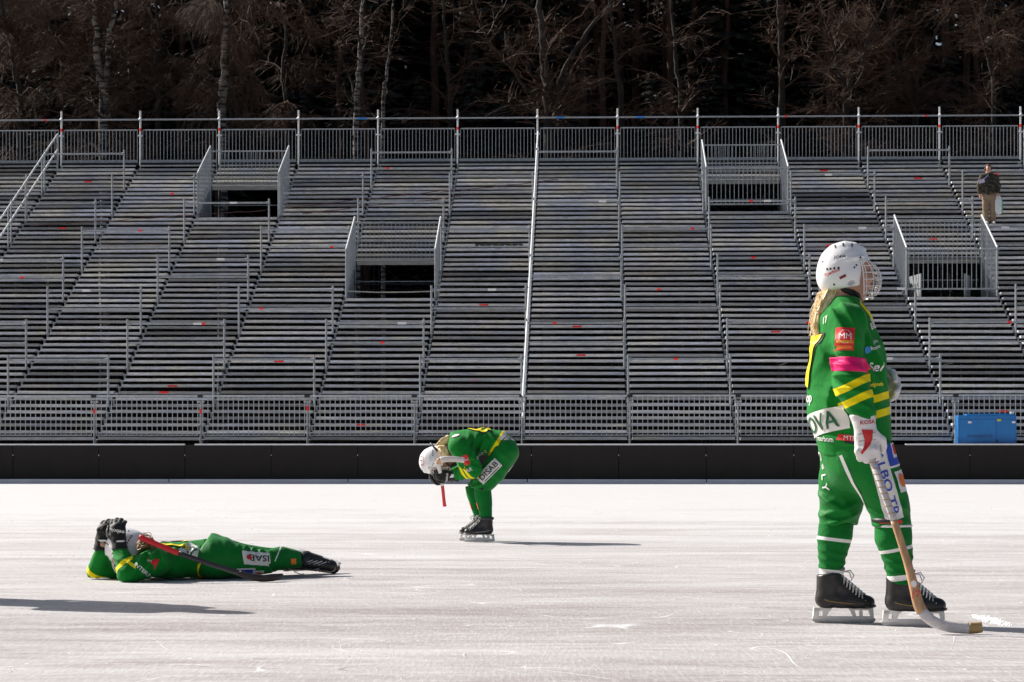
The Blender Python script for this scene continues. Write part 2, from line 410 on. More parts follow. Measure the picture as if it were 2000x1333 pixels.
# ================================================================== BACK RAILING (one bay each, with scaffold post and tube)
def zb(y): return H_CAM+(Y_HOR-y)*(D0+WT)/F_PX
RB0, RB1, RT, RP = zb(313)-ZT, zb(251)-ZT, zb(230)-ZT, zb(213)-ZT
bm_b = bar_mesh(RB1-RB0, 0.011)
br = (MB().tube((0.09, 0, RB1), (BAY-0.09, 0, RB1), 0.021, 6).mesh('top_rail', M_TUBE), MB().tube((0.09, 0, RB0), (BAY-0.09, 0, RB0), 0.018, 6).mesh('bottom_rail', M_TUBE),
      MB().tube((0, 0.04, -0.5), (0, 0.04, RP), 0.031, 8).tube((-0.09, 0.02, RB1-0.18), (0.09, 0.02, RB1-0.18), 0.024, 6).tube((-0.03, 0.0, RT-0.02), (0.03, 0.0, RT+0.03), 0.05, 6).mesh('post', M_TUBE_SUNLIT),
      MB().tube((0, 0.04, RT), (BAY, 0.04, RT), 0.027, 8).mesh('guard_tube', M_TUBE),
      MB().tube((0, 0.04, RB1-0.03), (0, 0.04, RB1+0.06), 0.036, 8).mesh('red_sticker', M_RED))
for j in range(-8, 8):
    n_, sd_ = side_text(j)
    t = thing('back_railing', f'tall barred railing along the stand top, {ORD[n_]} from the long handrail {SIDE[sd_]}', 'railing', S(j*BAY, WT, ZT), -PSI, 'railing bays along the top of the stand')
    link('top_rail', br[0], t); link('bottom_rail', br[1], t); link('post', br[2], t); link('guard_tube', br[3], t)
    if j not in (-3, -2, 0): link('red_sticker', br[4], t)
    for i in range(22): link('bar', bm_b, t, (0.09+i*(BAY-0.18)/21, 0, RB0))
    if j in (-3, 0, 1): MB().tube((0.6 if j > -3 else 1.9, 0.04, RT), (0.85 if j > -3 else 2.2, 0.04, RT), 0.031, 8).build('blue_sticker', M_BLUE, t)
    if j in (-7, 3, 4): MB().tube((2.0 if j < 0 else 0.2+(j-3)*1.9, 0.04, RT), (2.07 if j < 0 else 0.27+(j-3)*1.9, 0.04, RT), 0.031, 8).build('red_sticker', M_RED, t)
# ================================================================== CRUSH BARRIERS
cb = (MB().tube((0, 0, -0.05), (0, 0, 1.25), 0.027, 8).tube((0, 0, 1.13), (0.09, 0, 1.13), 0.038, 6).tube((0, 0, 0.64), (0.06, 0, 0.64), 0.034, 6).mesh('post', M_TUBE),
      MB().tube((0.03, 0, 1.13), (BAY-0.03, 0, 1.13), 0.026, 8).mesh('upper_tube', M_TUBE), MB().tube((0.03, 0, 0.64), (BAY-0.03, 0, 0.64), 0.024, 8).mesh('lower_tube', M_TUBE),
      MB().tube((0, 0, 1.13), (0.10, 0, 1.13), 0.029, 8).mesh('red_sticker', M_RED), MB().tube((0, 0, 1.13), (0.22, 0, 1.13), 0.029, 8).mesh('white_sticker', M_WHITE))
rc = random.Random(5)
for t_i in range(8):
    k = 5+6*t_i
    for j in range(L0, L1):
        if (j-(t_i+1)) % 2: continue
        if not seen(j, k) or any(j == a and r-1 <= k <= r+7 for a, r, g in VOMS): continue
        n_, sd_ = side_text(j)
        t = thing('crush_barrier', f'two-tube crush barrier, {ORD[t_i+1]} tier up, {ORD[n_]} bay from the handrail {SIDE[sd_]}', 'crush barrier', S(j*BAY, row_w(k)+0.03, row_z(k)), -PSI, 'crush barriers standing on the steps')
        link('post', cb[0], t); link('post', cb[0], t, (BAY-0.06, 0, 0), (0, 0, math.pi)); link('upper_tube', cb[1], t); link('lower_tube', cb[2], t)
        if rc.random() < 0.4: link('red_sticker', cb[3], t, (rc.uniform(0.3, BAY-0.5), 0, -0.49 if rc.random() < 0.4 else 0))
        if rc.random() < 0.3: link('white_sticker', cb[4], t, (rc.uniform(0.3, BAY-0.5), 0, 0))
# ================================================================== LONG HANDRAILS UP THE AISLES
def aisle_handrail(L, k0, k1, label):
    t = thing('handrail', label, 'handrail', S(L*BAY, 0, 0), -PSI, 'handrails climbing the stand')
    for h, nm in ((1.18, 'upper_tube'), (0.68, 'lower_tube')):
        for q in range(k0, k1, 6):
            e = min(q+6, k1)
            MB().tube((0.03, row_w(q)+0.03, row_z(q)+h+0.0), (0.03, row_w(e)-0.04, row_z(e)+h-0.03), 0.03, 8).build(nm, M_TUBE_SUNLIT, t)
    for q in range(k0+2, k1+1, 6): MB().tube((0, row_w(q)+0.05, row_z(q)), (0, row_w(q)+0.05, row_z(q)+1.16), 0.025, 8).build('post', M_TUBE, t)
aisle_handrail(0, -1, 52, 'long twin-tube handrail climbing the middle aisle from fence to top')
aisle_handrail(-6, 20, 52, 'twin-tube handrail climbing beside the aisle at the lying player end')
aisle_handrail(6, 20, 52, 'twin-tube handrail climbing beside the aisle past the spectator')
# ================================================================== STAIR OPENINGS (VOMITORIES)
ST_TXT = ['upper opening nearest the lying player', 'lower opening near the long handrail', 'upper opening behind the standing player', 'lower opening behind the standing player below the spectator']
M_INSIDE = simple('tunnel_sheet', (0.30, 0.31, 0.32, 1), 0.6, 0.2, 0.2, 3)
def vomitory(a, r, gate, idx):
    t = thing('stair_guard', f'barred guard rails around the {ST_TXT[idx]}', 'guard rail', S(a*BAY, 0, 0), -PSI, 'guard rails around the stair openings')
    zf = row_z(r); wf = row_w(r+1)-0.02; wb = row_w(r+8)-0.03; zbk = row_z(r+8)
    for sgn, x in ((0, 0.05), (1, BAY-0.05)):
        # sloping barred side guard
        tf, tb = zf+1.42, zbk+1.22
        MB().tube((x, wf, tf), (x, wb, tb), 0.026, 8).build('side_rail', M_TUBE_SUNLIT, t)
        MB().tube((x, wf, zf-0.2), (x, wf, tf), 0.028, 8).build('post', M_TUBE, t)
        MB().tube((x, wb, zf-0.2), (x, wb, tb), 0.028, 8).build('post', M_TUBE, t)
        mb = MB(); n_ = 16
        for i in range(1, n_):
            q = i/n_; y = wf+(wb-wf)*q
            mb.tube((x, y, zf+0.05), (x, y, tf+(tb-tf)*q), 0.011, 5, caps=False)
        mb.build('side_bar', M_TUBE, t)
        MB().tube((x, wf, zf+0.05), (x, wb, zf+0.05), 0.016, 6).build('bottom_rail', M_TUBE, t)
    # back guard over the tunnel mouth
    z1, z0_ = zbk+1.06, zbk+0.02
    MB().tube((0.08, wb, z1), (BAY-0.08, wb, z1), 0.020, 6).build('top_rail', M_TUBE, t)
    MB().tube((0.08, wb, z0_), (BAY-0.08, wb, z0_), 0.018, 6).build('bottom_rail', M_TUBE, t)
    bmh = bar_mesh(z1-z0_, 0.0105)
    for i in range(20): link('bar', bmh, t, (0.12+i*(BAY-0.24)/19, wb, z0_))
    MB().box((BAY/2, wb+0.05, zbk-0.10), (BAY-0.2, 0.04, 0.11)).build('lintel_board', M_PLANK_L, t)
    MB().tube((0.1, wb+0.2, zbk-0.62), (BAY-0.1, wb+0.2, zbk-0.62), 0.02, 6).build('cross_tube', M_TUBE, t)
    MB().box((BAY/2, (wf+wb)/2, zf-0.03), (BAY-0.14, wb-wf-0.04, 0.05)).build('landing', M_SHADESTEEL, t)
    if gate:
        zg0, zg1 = zf+0.28, zf+1.36; wg = wf-0.06
        MB().tube((0.0, wg, zg1), (BAY, wg, zg1), 0.022, 6).build('gate_rail', M_TUBE, t)
        MB().tube((0.0, wg, zg0), (BAY, wg, zg0), 0.022, 6).build('gate_rail', M_TUBE, t)
        bmh = bar_mesh(zg1-zg0, 0.0105)
        for i in range(19): link('bar', bmh, t, (0.1+i*(BAY-0.2)/18, wg, zg0))
    if idx == 3:
        for x, dx in ((0.42, 0.12), (1.86, -0.30)):
            MB().box((x, wf+0.9, zf+0.36), (0.03, 1.2, 0.75), Matrix.Rotation(dx, 3, 'Z')).build('stair_cheek', M_INSIDE, t)
M_PLANK_L = simple('pale_board', (0.36, 0.345, 0.31, 1), 0.7, var=0.3, scale=5, stretch=(1, 6, 6))
for i, (a, r, g) in enumerate(VOMS): vomitory(a, r, g, i)
# loose things on the stand
b_ = MB(); zz = row_z(24)+0.075
b_.path([S(-2*BAY+0.05, row_w(24)+0.1, zz+0.03), S(-2*BAY+0.9, row_w(24)+0.1, zz-0.005), S(-2*BAY+1.8, row_w(24)+0.1, zz+0.0), S(-1*BAY-0.12, row_w(24)+0.1, zz+0.02)], 0.028, 4, flat=((0, 0, 1), 0.8))
tag(b_.build('loose_board', M_PLANK_L), 'warped pale board lying across the mouth of the lower stair opening', 'board')
k = 34; cst = thing('light_strip', 'black strip with pale and yellow marks lying along a step by the long handrail', 'strip', S(to_uw(928, row_w(k)), row_w(k)-0.01, row_z(k)+0.0), -PSI)
MB().bbox((0.7, 0, 0), (1.38, 0.03, 0.055), 0.006).build('strip_body', M_BLACK, cst)
M_YEL = simple('yellow_mark', (0.6, 0.5, 0.02, 1), 0.5, var=0.05)
for i in range(7): MB().box((0.12+i*0.19, -0.017, 0.01 if i % 2 else -0.012), (0.05, 0.008, 0.014)).build('mark', M_YEL if i % 2 else M_WHITE, cst)
M_CABLE = simple('red_cable', (0.06, 0.008, 0.010, 1), 0.5, var=0.2)
def cable(p0, p1, k0, k1, name_label, seed):
    rr = random.Random(seed); pts = []
    x0, x1 = p0, p1; n_ = 16
    for i in range(n_+1):
        q = i/n_; kk = k0+(k1-k0)*q; ki = int(kk)
        u = to_uw(x0+(x1-x0)*q, row_w(kk))
        pts.append(S(u, row_w(kk)-0.02, row_z(kk)+0.05+rr.uniform(-0.02, 0.02)))
    tag(MB().path(catmull(pts, 3), 0.011, 5).build('cable', M_CABLE), name_label, 'cable', 'red cables over the steps')
cable(555, 880, 42, 46.2, 'dark red cable slung over steps from the upper opening towards the long handrail', 1)
cable(860, 1090, 45.5, 48.6, 'dark red cable crossing the long handrail near the stand top', 2)
cable(60, 520, 38.2, 41.5, 'dark red cable trailing over steps below the upper opening near the lying player', 3)
cable(590, 900, 40.8, 44.6, 'thinner second red cable slung below the first beside the upper opening', 4)
# ================================================================== BLACK BOARDS AND WHITE BORDER
M_LED = simple('black_board', (0.022, 0.0182, 0.0168, 1), 0.7, var=0.12, scale=3, bump=0.1, bscale=900, spec=0.2)
M_ALU = simple('aluminium_strip', (0.72, 0.72, 0.73, 1), 0.4, 0.2, 0.08)
M_BORDER = simple('white_border', (0.62, 0.60, 0.66, 1), 0.55, var=0.12, scale=2.5)
WB = -0.95; PW = 2.04
def u_at(xp, w_): return to_uw(xp, w_)
uj = u_at(1038, WB)      # one joint between panels
HB = H_CAM+(Y_HOR-868)*(D0+WB)/F_PX
gaps = [u_at(375, WB), u_at(1762, WB)]
edges = [uj+PW*i for i in range(-9, 9)]
pm = MB().bbox((PW/2, 0, HB/2+0.01), (PW-0.012, 0.07, HB-0.05), 0.006).mesh('board_panel', M_LED)
secs = [(-99, gaps[0], 'long run of black advertising boards at the lying player end'), (gaps[0], gaps[1], 'longest run of black boards behind the bent-over player'), (gaps[1], 99, 'short run of black boards in front of the blue cabinet')]
for lo, hi, lab in secs:
    es = [e for e in edges if lo < e+PW/2 <= hi]
    t = thing('advertising_board', lab, 'board', S(es[0], WB, 0), -PSI, 'black advertising boards along the ice')
    for e in es:
        link('board_panel', pm, t, (e-es[0], 0, 0))
        MB().box((e-es[0], -0.037, HB*0.72), (0.012, 0.01, 0.03)).build('latch', M_ALU, t)
    a, b2 = max(lo+0.07, es[0])-es[0], min(hi-0.07, es[-1]+PW)-es[0]
    MB().box(((a+b2)/2, 0, HB-0.006), (b2-a, 0.085, 0.035)).build('top_strip', M_ALU, t)
WD = -1.17; HD = 0.108
ue = [u_at(x, WD) for x in (-340, -5, 330, 680, 1030, 1380, 1725, 2070, 2400)]
lab = ['by the lying player end', 'under the lying player', 'between lying and bent players', 'under the bent-over player', 'just past the bent-over player', 'before the standing player', 'behind the standing player legs', 'past the blue cabinet']
for i in range(8):
    a, b2 = ue[i]+0.01, ue[i+1]-0.01
    t = thing('border_board', f'low white rink border board section {lab[i]}', 'border board', S(a, WD, 0), -PSI, 'low white border boards round the ice')
    MB().bbox(((b2-a)/2, 0, HD/2), (b2-a, 0.03, HD), 0.006).build('board_face', M_BORDER, t)
    for q in (0.12, 0.5, 0.88): MB().box((q*(b2-a), 0.06, 0.03), (0.04, 0.09, 0.06)).build('foot', M_ALU, t)
# ================================================================== BLUE CABINET
M_CAB = simple('blue_paint', (0.010, 0.165, 0.46, 1), 0.42, var=0.12, scale=3, coat=0.2)
M_CABD = simple('dark_blue_print', (0.004, 0.03, 0.13, 1), 0.5, var=0.05)
uc = u_at(1868, -0.55); cw = u_at(1982, -0.55)-uc
Zc = H_CAM+(Y_HOR-811)*(D0-0.55)/F_PX
cabt = thing('equipment_cabinet', 'bright blue steel equipment cabinet standing behind the black boards', 'cabinet', S(uc, -0.55, 0), -PSI)
MB().bbox((cw/2, 0, Zc/2), (cw, 0.42, Zc-0.03), 0.015).build('cabinet_body', M_CAB, cabt)
MB().bbox((cw*0.33, -0.216, Zc/2-0.03), (cw*0.60, 0.02, Zc-0.16), 0.006).build('door', M_CAB, cabt)
MB().bbox((cw*0.82, -0.216, Zc/2-0.03), (cw*0.32, 0.02, Zc-0.16), 0.006).build('door', M_CAB, cabt)
MB().bbox((cw/2+0.08, 0, Zc-0.005), (cw*0.82, 0.40, 0.05), 0.015).build('roof_cap', M_CAB, cabt)
MB().box((cw*0.665, -0.228, Zc*0.62), (0.03, 0.012, 0.05)).build('latch', M_BLACK, cabt)
MB().box((cw*0.70, -0.228, Zc-0.13), (0.09, 0.006, 0.05)).build('warning_plate', M_YEL, cabt)
for q in (0.22, 0.97): MB().box((cw*q-0.03, -0.229, Zc-0.18), (0.08, 0.006, 0.045)).build('white_plate', M_WHITE, cabt)
LETTER_SPOT = (cabt, cw, Zc)
MB().tube((cw*0.95, 0, Zc), (cw*0.95, 0, Zc+0.07), 0.05, 8).build('exhaust_pipe', M_TUBE_SUNLIT, cabt)
# ================================================================== FIGURE TOOLS (implicit surfaces meshed with surface nets)
class Sdf:
    def __init__(s): s.ops = []; s.lo = np.array([1e9]*3); s.hi = -s.lo; s.disp = []
    def _b(s, pts, r):
        for p in pts:
            p = np.array(p[:3], dtype=float); s.lo = np.minimum(s.lo, p-r); s.hi = np.maximum(s.hi, p+r)
    def chain(s, pts, rad, k=0.02, flat=None, fk=1.0, op='u'):
        """tapered limb along points; flat: direction in which the section is fk times as wide"""
        pts = [np.array(p, dtype=np.float32) for p in pts]
        n = len(pts)
        if not isinstance(rad, (list, tuple)): rad = [rad]*n
        if not isinstance(fk, (list, tuple)): fk = [fk]*n
        fl = None if flat is None else np.array(Vector(flat).normalized(), dtype=np.float32)
        def f(P):
            best = None
            for i in range(n-1):
                a, b = pts[i], pts[i+1]; ab = b-a; L2 = float(ab@ab)+1e-12
                q = P-a; t = np.clip((q@ab)/L2, 0, 1); q = q-t[:, None]*ab
                r = rad[i]+(rad[i+1]-rad[i])*t
                d2 = (q*q).sum(1)
                if fl is not None:
                    kk = fk[i]+(fk[i+1]-fk[i])*t; dv = q@fl
                    d2 = np.maximum(d2-dv*dv, 0)+(dv/kk)**2
                d = np.sqrt(d2)-r
                best = d if best is None else np.minimum(best, d)
            return best
        s.ops.append((op, f, k))
        if op == 'u': s._b(pts, max(rad)*max(1, max(fk)))
        return s
    def ell(s, c, r, rot=None, k=0.02, op='u'):
        c = np.array(c, dtype=np.float32); r = np.array(r, dtype=np.float32)
        Rm = np.eye(3, dtype=np.float32) if rot is None else np.array(rot, dtype=np.float32)
        def f(P):
            q = (P-c)@Rm
            k0 = np.sqrt(((q/r)**2).sum(1)); k1 = np.sqrt(((q/(r*r))**2).sum(1))+1e-9
            return k0*(k0-1)/k1
        s.ops.append((op, f, k))
        if op == 'u': s._b([c], float(r.max()))
        return s
    def box(s, c, h, rot=None, rnd=0.01, k=0.01, op='u'):
        c = np.array(c, dtype=np.float32); h = np.array(h, dtype=np.float32)-rnd
        Rm = np.eye(3, dtype=np.float32) if rot is None else np.array(rot, dtype=np.float32)
        def f(P):
            q = np.abs((P-c)@Rm)-h
            return np.sqrt((np.maximum(q, 0)**2).sum(1))+np.minimum(q.max(1), 0)-rnd
        s.ops.append((op, f, k))
        if op == 'u': s._b([c], float(np.linalg.norm(h)+rnd))
        return s
    def offset_of(s, other, d):
        s.ops.append(('u', lambda P: other(P)-d, 0.001)); return s
    def cut(s, p, nrm, k=0.006):
        """removes what lies on the side nrm points to"""
        p = np.array(p, dtype=np.float32); nn = np.array(Vector(nrm).normalized(), dtype=np.float32)
        s.ops.append(('i', lambda P: (P-p)@nn, k)); return s
    def fold(s, o, nrm, lam, amp, rad, warp=1.0, ph=0.0, seed=0):
        o = np.array(o, dtype=np.float32); nn = np.array(Vector(nrm).normalized(), dtype=np.float32)
        rs = np.random.RandomState(seed+5); W = rs.normal(size=(3, 3)).astype(np.float32)*7/1.0
        def f(P):
            q = P-o
            w_ = np.sin(q@W[0])*0.5+np.sin(q@W[1]+1.3)*0.5
            v = np.sin(2*np.pi*((q@nn)/lam)+ph+warp*w_*2.2)
            e = np.exp(-(q*q).sum(1)/(rad*rad))
            r_ = (0.5+0.5*v)**2.2
            g = 0.55+0.45*np.sin(q@W[2]*1.6+ph)
            return amp*2.6*e*g*(r_-0.32)
        s.disp.append(f); return s
    def rumple(s, amp, sc, seed=0):
        rs = np.random.RandomState(seed); A = rs.normal(size=(5, 3)).astype(np.float32)*sc; B = rs.normal(size=(5, 3)).astype(np.float32)*sc; ph = rs.uniform(0, 6.28, 5)
        def f(P):
            v = 0
            for i in range(5): v = v+np.sin(P@A[i]+ph[i]+1.4*np.sin(P@B[i]))
            return amp*v/3
        s.disp.append(f); return s
    def __call__(s, P):
        d = None
        for op, f, k in s.ops:
            e = f(P)
            if d is None: d = e; continue
            if op == 'u':
                h = np.maximum(k-np.abs(d-e), 0)/k; d = np.minimum(d, e)-h*h*k*0.25
            elif op == 's':
                e = -e; h = np.maximum(k-np.abs(d-e), 0)/k; d = np.maximum(d, e)+h*h*k*0.25
            else:
                h = np.maximum(k-np.abs(d-e), 0)/k; d = np.maximum(d, e)+h*h*k*0.25
        for f in s.disp: d = d-f(P)
        return d
    def mesh(s, res):
        lo = s.lo-0.04; hi = s.hi+0.04
        n = np.ceil((hi-lo)/res).astype(int)+1
        ax = [lo[i]+res*np.arange(n[i]) for i in range(3)]
        G = np.stack(np.meshgrid(*ax, indexing='ij'), -1).reshape(-1, 3).astype(np.float32)
        V = np.empty(len(G), dtype=np.float32)
        for i in range(0, len(G), 400000): V[i:i+400000] = s(G[i:i+400000])
        V = V.reshape(n); ins = V < 0
        nx, ny, nz = n-1
        cnt = np.zeros((nx, ny, nz), np.float32); acc = np.zeros((nx, ny, nz, 3), np.float32)
        for a in range(3):
            o1, o2 = [i for i in range(3) if i != a]
            sl0 = [slice(None)]*3; sl1 = [slice(None)]*3; sl0[a] = slice(0, -1); sl1[a] = slice(1, None)
            A, B = V[tuple(sl0)], V[tuple(sl1)]
            cr = ins[tuple(sl0)] != ins[tuple(sl1)]
            t = np.where(cr, A/(A-B+1e-20), 0)
            for d1 in (0, 1):
                for d2 in (0, 1):
                    sl = [slice(None)]*3; sl[o1] = slice(d1, d1+n[o1]-1); sl[o2] = slice(d2, d2+n[o2]-1)
                    c = cr[tuple(sl)]; tt = t[tuple(sl)]
                    cnt += c; acc[..., a] += np.where(c, tt, 0); acc[..., o1] += c*d1; acc[..., o2] += c*d2
        idx = np.nonzero(cnt > 0)
        vid = np.full((nx, ny, nz), -1, np.int64); vid[idx] = np.arange(len(idx[0]))
        P = (np.stack(idx, 1)+acc[idx]/cnt[idx][:, None])*res+lo
        quads = []
        for a in range(3):
            o1, o2 = [(1, 2), (2, 0), (0, 1)][a]
            sl0 = [slice(None)]*3; sl1 = [slice(None)]*3; sl0[a] = slice(0, -1); sl1[a] = slice(1, None)
            i0 = ins[tuple(sl0)]; i1 = ins[tuple(sl1)]
            E = np.stack(np.nonzero(i0 != i1), 1)
            ok = (E[:, o1] > 0) & (E[:, o2] > 0) & (E[:, o1] < n[o1]-1) & (E[:, o2] < n[o2]-1); E = E[ok]
            sg = i0[tuple(E.T)]
            def c(d1, d2):
                q = E.copy(); q[:, o1] -= d1; q[:, o2] -= d2; return vid[tuple(q.T)]
            Q = np.stack([c(1, 1), c(0, 1), c(0, 0), c(1, 0)], 1)
            Q[~sg] = Q[~sg][:, ::-1]
            quads.append(Q)
        Q = np.concatenate(quads)
        return P, Q[(Q >= 0).all(1)]
class Fig:
    """a thing whose meshes are written in world coordinates"""
    def __init__(s, name, label, cat, org, group=None):
        s.o = Vector(org); s.root = thing(name, label, cat, s.o, 0, group); s.bvh = {}
    def put(s, mb, name, mats, parent=None, smooth=True):
        me = mb.mesh(name, mats, smooth); me.transform(Matrix.Translation(-s.o)); return link(name, me, parent or s.root)
    def skin(s, sdf, name, mats, res, parent=None, attrs=None, keep_bvh=None):
        P, Q = sdf.mesh(res)
        me = bpy.data.meshes.new(name)
        me.vertices.add(len(P)); me.vertices.foreach_set('co', (P-np.array(s.o)).astype(np.float32).ravel())
        me.loops.add(Q.size); me.loops.foreach_set('vertex_index', Q.astype(np.int32).ravel())
        me.polygons.add(len(Q)); me.polygons.foreach_set('loop_start', np.arange(0, Q.size, 4, dtype=np.int32))
        me.update(calc_edges=True); me.validate()
        me.polygons.foreach_set('use_smooth', np.ones(len(me.polygons), dtype=bool))
        for m in (mats if isinstance(mats, (list, tuple)) else [mats]): me.materials.append(m)
        for nm, fn in (attrs or {}).items():
            a = me.attributes.new(nm, 'FLOAT', 'POINT'); a.data.foreach_set('value', np.asarray(fn(P.astype(np.float32)), dtype=np.float32))
        if keep_bvh: s.bvh[keep_bvh] = BVHTree.FromPolygons([Vector(p) for p in P], [tuple(int(i) for i in q) for q in Q])
        return link(name, me, parent or s.root)
    def decal(s, flat, key, c, nrm, up, name, mat, parent, off=0.004, reach=0.35):
        """lays a flat mesh (verts u,v ; faces) on the surface: cast along -nrm"""
        fv, ff = flat; N = Vector(nrm).normalized(); U = Vector(up); U = (U-N*U.dot(N)).normalized(); X = U.cross(N)
        bv = s.bvh[key]; c = Vector(c); out = []; last = 0.0
        hits = []
        for u, v in fv:
            o = c+X*u+U*v+N*reach; h = bv.ray_cast(o, -N, reach*2)
            hits.append(None if h[0] is None else (h[0], h[1]))
        dep = [(h[0]-c).dot(N) for h in hits if h]; med = sorted(dep)[len(dep)//2] if dep else 0
        for (u, v), h in zip(fv, hits):
            if h is None or abs((h[0]-c).dot(N)-med) > 0.22: out.append(c+X*u+U*v+N*med)
            else: out.append(h[0]+N*off)
        ok = [h is not None and abs((h[0]-c).dot(N)-med) <= 0.22 for h in hits]
        ff = [f for f in ff if all(ok[i] for i in f)]
        if not ff: return None
        us = sorted({i for f in ff for i in f}); mp = {i: q for q, i in enumerate(us)}
        mb = MB(); mb.add([out[i] for i in us], [tuple(mp[i] for i in f) for f in ff]); return s.put(mb, name, mat, parent, True)
_txt = {}
def subdiv(me, mx):
    bm = bmesh.new(); bm.from_mesh(me); bmesh.ops.triangulate(bm, faces=bm.faces)
    for _ in range(4):
        es = [e for e in bm.edges if e.calc_length() > mx]
        if not es: break
        bmesh.ops.subdivide_edges(bm, edges=es, cuts=1); bmesh.ops.triangulate(bm, faces=bm.faces)
    out = ([(v.co.x, v.co.y) for v in bm.verts], [tuple(v.index for v in f.verts) for f in bm.faces]); bm.verts.index_update(); bm.free(); return out
def text(body, h, bold=0.008, shear=0.0, sx=1.0, mx=0.012):
    cu = bpy.data.curves.new('lettering', 'FONT'); cu.body = body; cu.size = 1; cu.offset = 0.0 if 'M' in body else min(bold, 0.014); cu.shear = shear; cu.align_x = 'CENTER'; cu.align_y = 'CENTER'; cu.resolution_u = 3
    o = bpy.data.objects.new('lettering', cu)
    me = bpy.data.meshes.new_from_object(o); bpy.data.objects.remove(o); bpy.data.curves.remove(cu)
    ys = [v.co.y for v in me.vertices]; xs = [v.co.x for v in me.vertices]
    if not ys: return ([], [])
    k = h/(max(ys)-min(ys)); cy = (max(ys)+min(ys))/2; cx = (max(xs)+min(xs))/2
    for v in me.vertices: v.co.x = (v.co.x-cx)*k*sx; v.co.y = (v.co.y-cy)*k
    r = subdiv(me, mx); bpy.data.meshes.remove(me); return r
def rect(w_, h, nx=10, ny=8, rnd=0.0, skew=0.0):
    fv = []; ff = []
    for j in range(ny+1):
        for i in range(nx+1):
            u, v = (i/nx-.5)*w_, (j/ny-.5)*h
            fv.append((u+skew*v, v))
    for j in range(ny):
        for i in range(nx):
            a = j*(nx+1)+i; ff.append((a, a+1, a+nx+2, a+nx+1))
    return fv, ff
def disc(r, n=14, rings=3, sy=1.0, rot=0.0):
    fv = [(0, 0)]; ff = []
    for q in range(1, rings+1):
        for i in range(n): fv.append((r*q/rings*math.cos(rot+2*math.pi*i/n), sy*r*q/rings*math.sin(rot+2*math.pi*i/n)))
    for i in range(n): ff.append((0, 1+i, 1+(i+1) % n))
    for q in range(rings-1):
        for i in range(n): ff.append((1+q*n+i, 1+(q+1)*n+i, 1+(q+1)*n+(i+1) % n, 1+q*n+(i+1) % n))
    return fv, ff
def shift(fl, du, dv): return [(u+du, v+dv) for u, v in fl[0]], fl[1]
def garment(name, col, marks=(), rough=0.78, sheen=0.05, weave=0.38, var=0.10):
    m, n, l, b = nodes_of(name)
    tc = n.new('ShaderNodeTexCoord')
    def rgb(c):
        q = n.new('ShaderNodeRGB'); q.outputs[0].default_value = c; return q.outputs[0]
    cur = rgb(col)
    for at, c in marks:
        a = n.new('ShaderNodeAttribute'); a.attribute_name = at
        r = n.new('ShaderNodeMapRange'); r.inputs[1].default_value = -0.0012; r.inputs[2].default_value = 0.0012; l.new(a.outputs['Fac'], r.inputs[0])
        x = n.new('ShaderNodeMix'); x.data_type = 'RGBA'; l.new(r.outputs[0], x.inputs[0]); l.new(cur, x.inputs[6]); x.inputs[7].default_value = c; cur = x.outputs[2]
    nz = n.new('ShaderNodeTexNoise'); nz.inputs['Scale'].default_value = 9; nz.inputs['Detail'].default_value = 6; l.new(tc.outputs['Object'], nz.inputs['Vector'])
    mr = n.new('ShaderNodeMapRange'); mr.inputs[1].default_value = .3; mr.inputs[2].default_value = .7; mr.inputs[3].default_value = 1-var; mr.inputs[4].default_value = 1+var; l.new(nz.outputs[0], mr.inputs[0])
    x = n.new('ShaderNodeMix'); x.data_type = 'RGBA'; x.blend_type = 'MULTIPLY'; x.inputs[0].default_value = 1; l.new(cur, x.inputs[6]); l.new(mr.outputs[0], x.inputs[7])
    l.new(x.outputs[2], b.inputs['Base Color']); b.inputs['Roughness'].default_value = rough; b.inputs['Sheen Weight'].default_value = sheen; b.inputs['Specular IOR Level'].default_value = 0.16
    v = n.new('ShaderNodeTexNoise'); v.inputs['Scale'].default_value = 320; v.inputs['Detail'].default_value = 2; l.new(tc.outputs['Object'], v.inputs['Vector'])
    v2 = n.new('ShaderNodeTexNoise'); v2.inputs['Scale'].default_value = 24; v2.inputs['Detail'].default_value = 4; v2.inputs['Distortion'].default_value = 1.0; l.new(tc.outputs['Object'], v2.inputs['Vector'])
    ad = n.new('ShaderNodeMath'); ad.operation = 'MULTIPLY_ADD'; ad.inputs[1].default_value = 4.0; l.new(v2.outputs[0], ad.inputs[0]); l.new(v.outputs[0], ad.inputs[2])
    bp = n.new('ShaderNodeBump'); bp.inputs['Strength'].default_value = weave; bp.inputs['Distance'].default_value = 0.0022; l.new(ad.outputs[0], bp.inputs['Height']); l.new(bp.outputs[0], b.inputs['Normal'])
    return m
GREEN = (0.0025, 0.185, 0.021, 1); YELLOW = (0.86, 0.70, 0.005, 1); WHITE = (0.80, 0.79, 0.77, 1)
M_JERSEY = garment('green_jersey', GREEN, [('stripe', YELLOW)])
M_PANTS = garment('green_pants', (0.0025, 0.176, 0.022, 1), [('stripe', WHITE)], rough=0.55, sheen=0.05)
M_SOCK = garment('green_sock', (0.0025, 0.158, 0.023, 1), [('stripe', WHITE)], weave=0.4)
M_PRINT_Y = simple('yellow_print', YELLOW, 0.55, var=0.05)
M_PRINT_W = simple('white_print', WHITE, 0.55, var=0.04)
M_PRINT_G = simple('green_print', (0.003, 0.10, 0.035, 1), 0.55, var=0.05)
M_PRINT_K = simple('black_print', (0.012, 0.012, 0.012, 1), 0.5, var=0.1)
M_PRINT_R = simple('red_print', (0.62, 0.012, 0.015, 1), 0.5, var=0.05)
M_PRINT_B = simple('blue_print', (0.015, 0.05, 0.42, 1), 0.5, var=0.05)
M_PRINT_LB = simple('light_blue_print', (0.02, 0.25, 0.55, 1), 0.5, var=0.05)
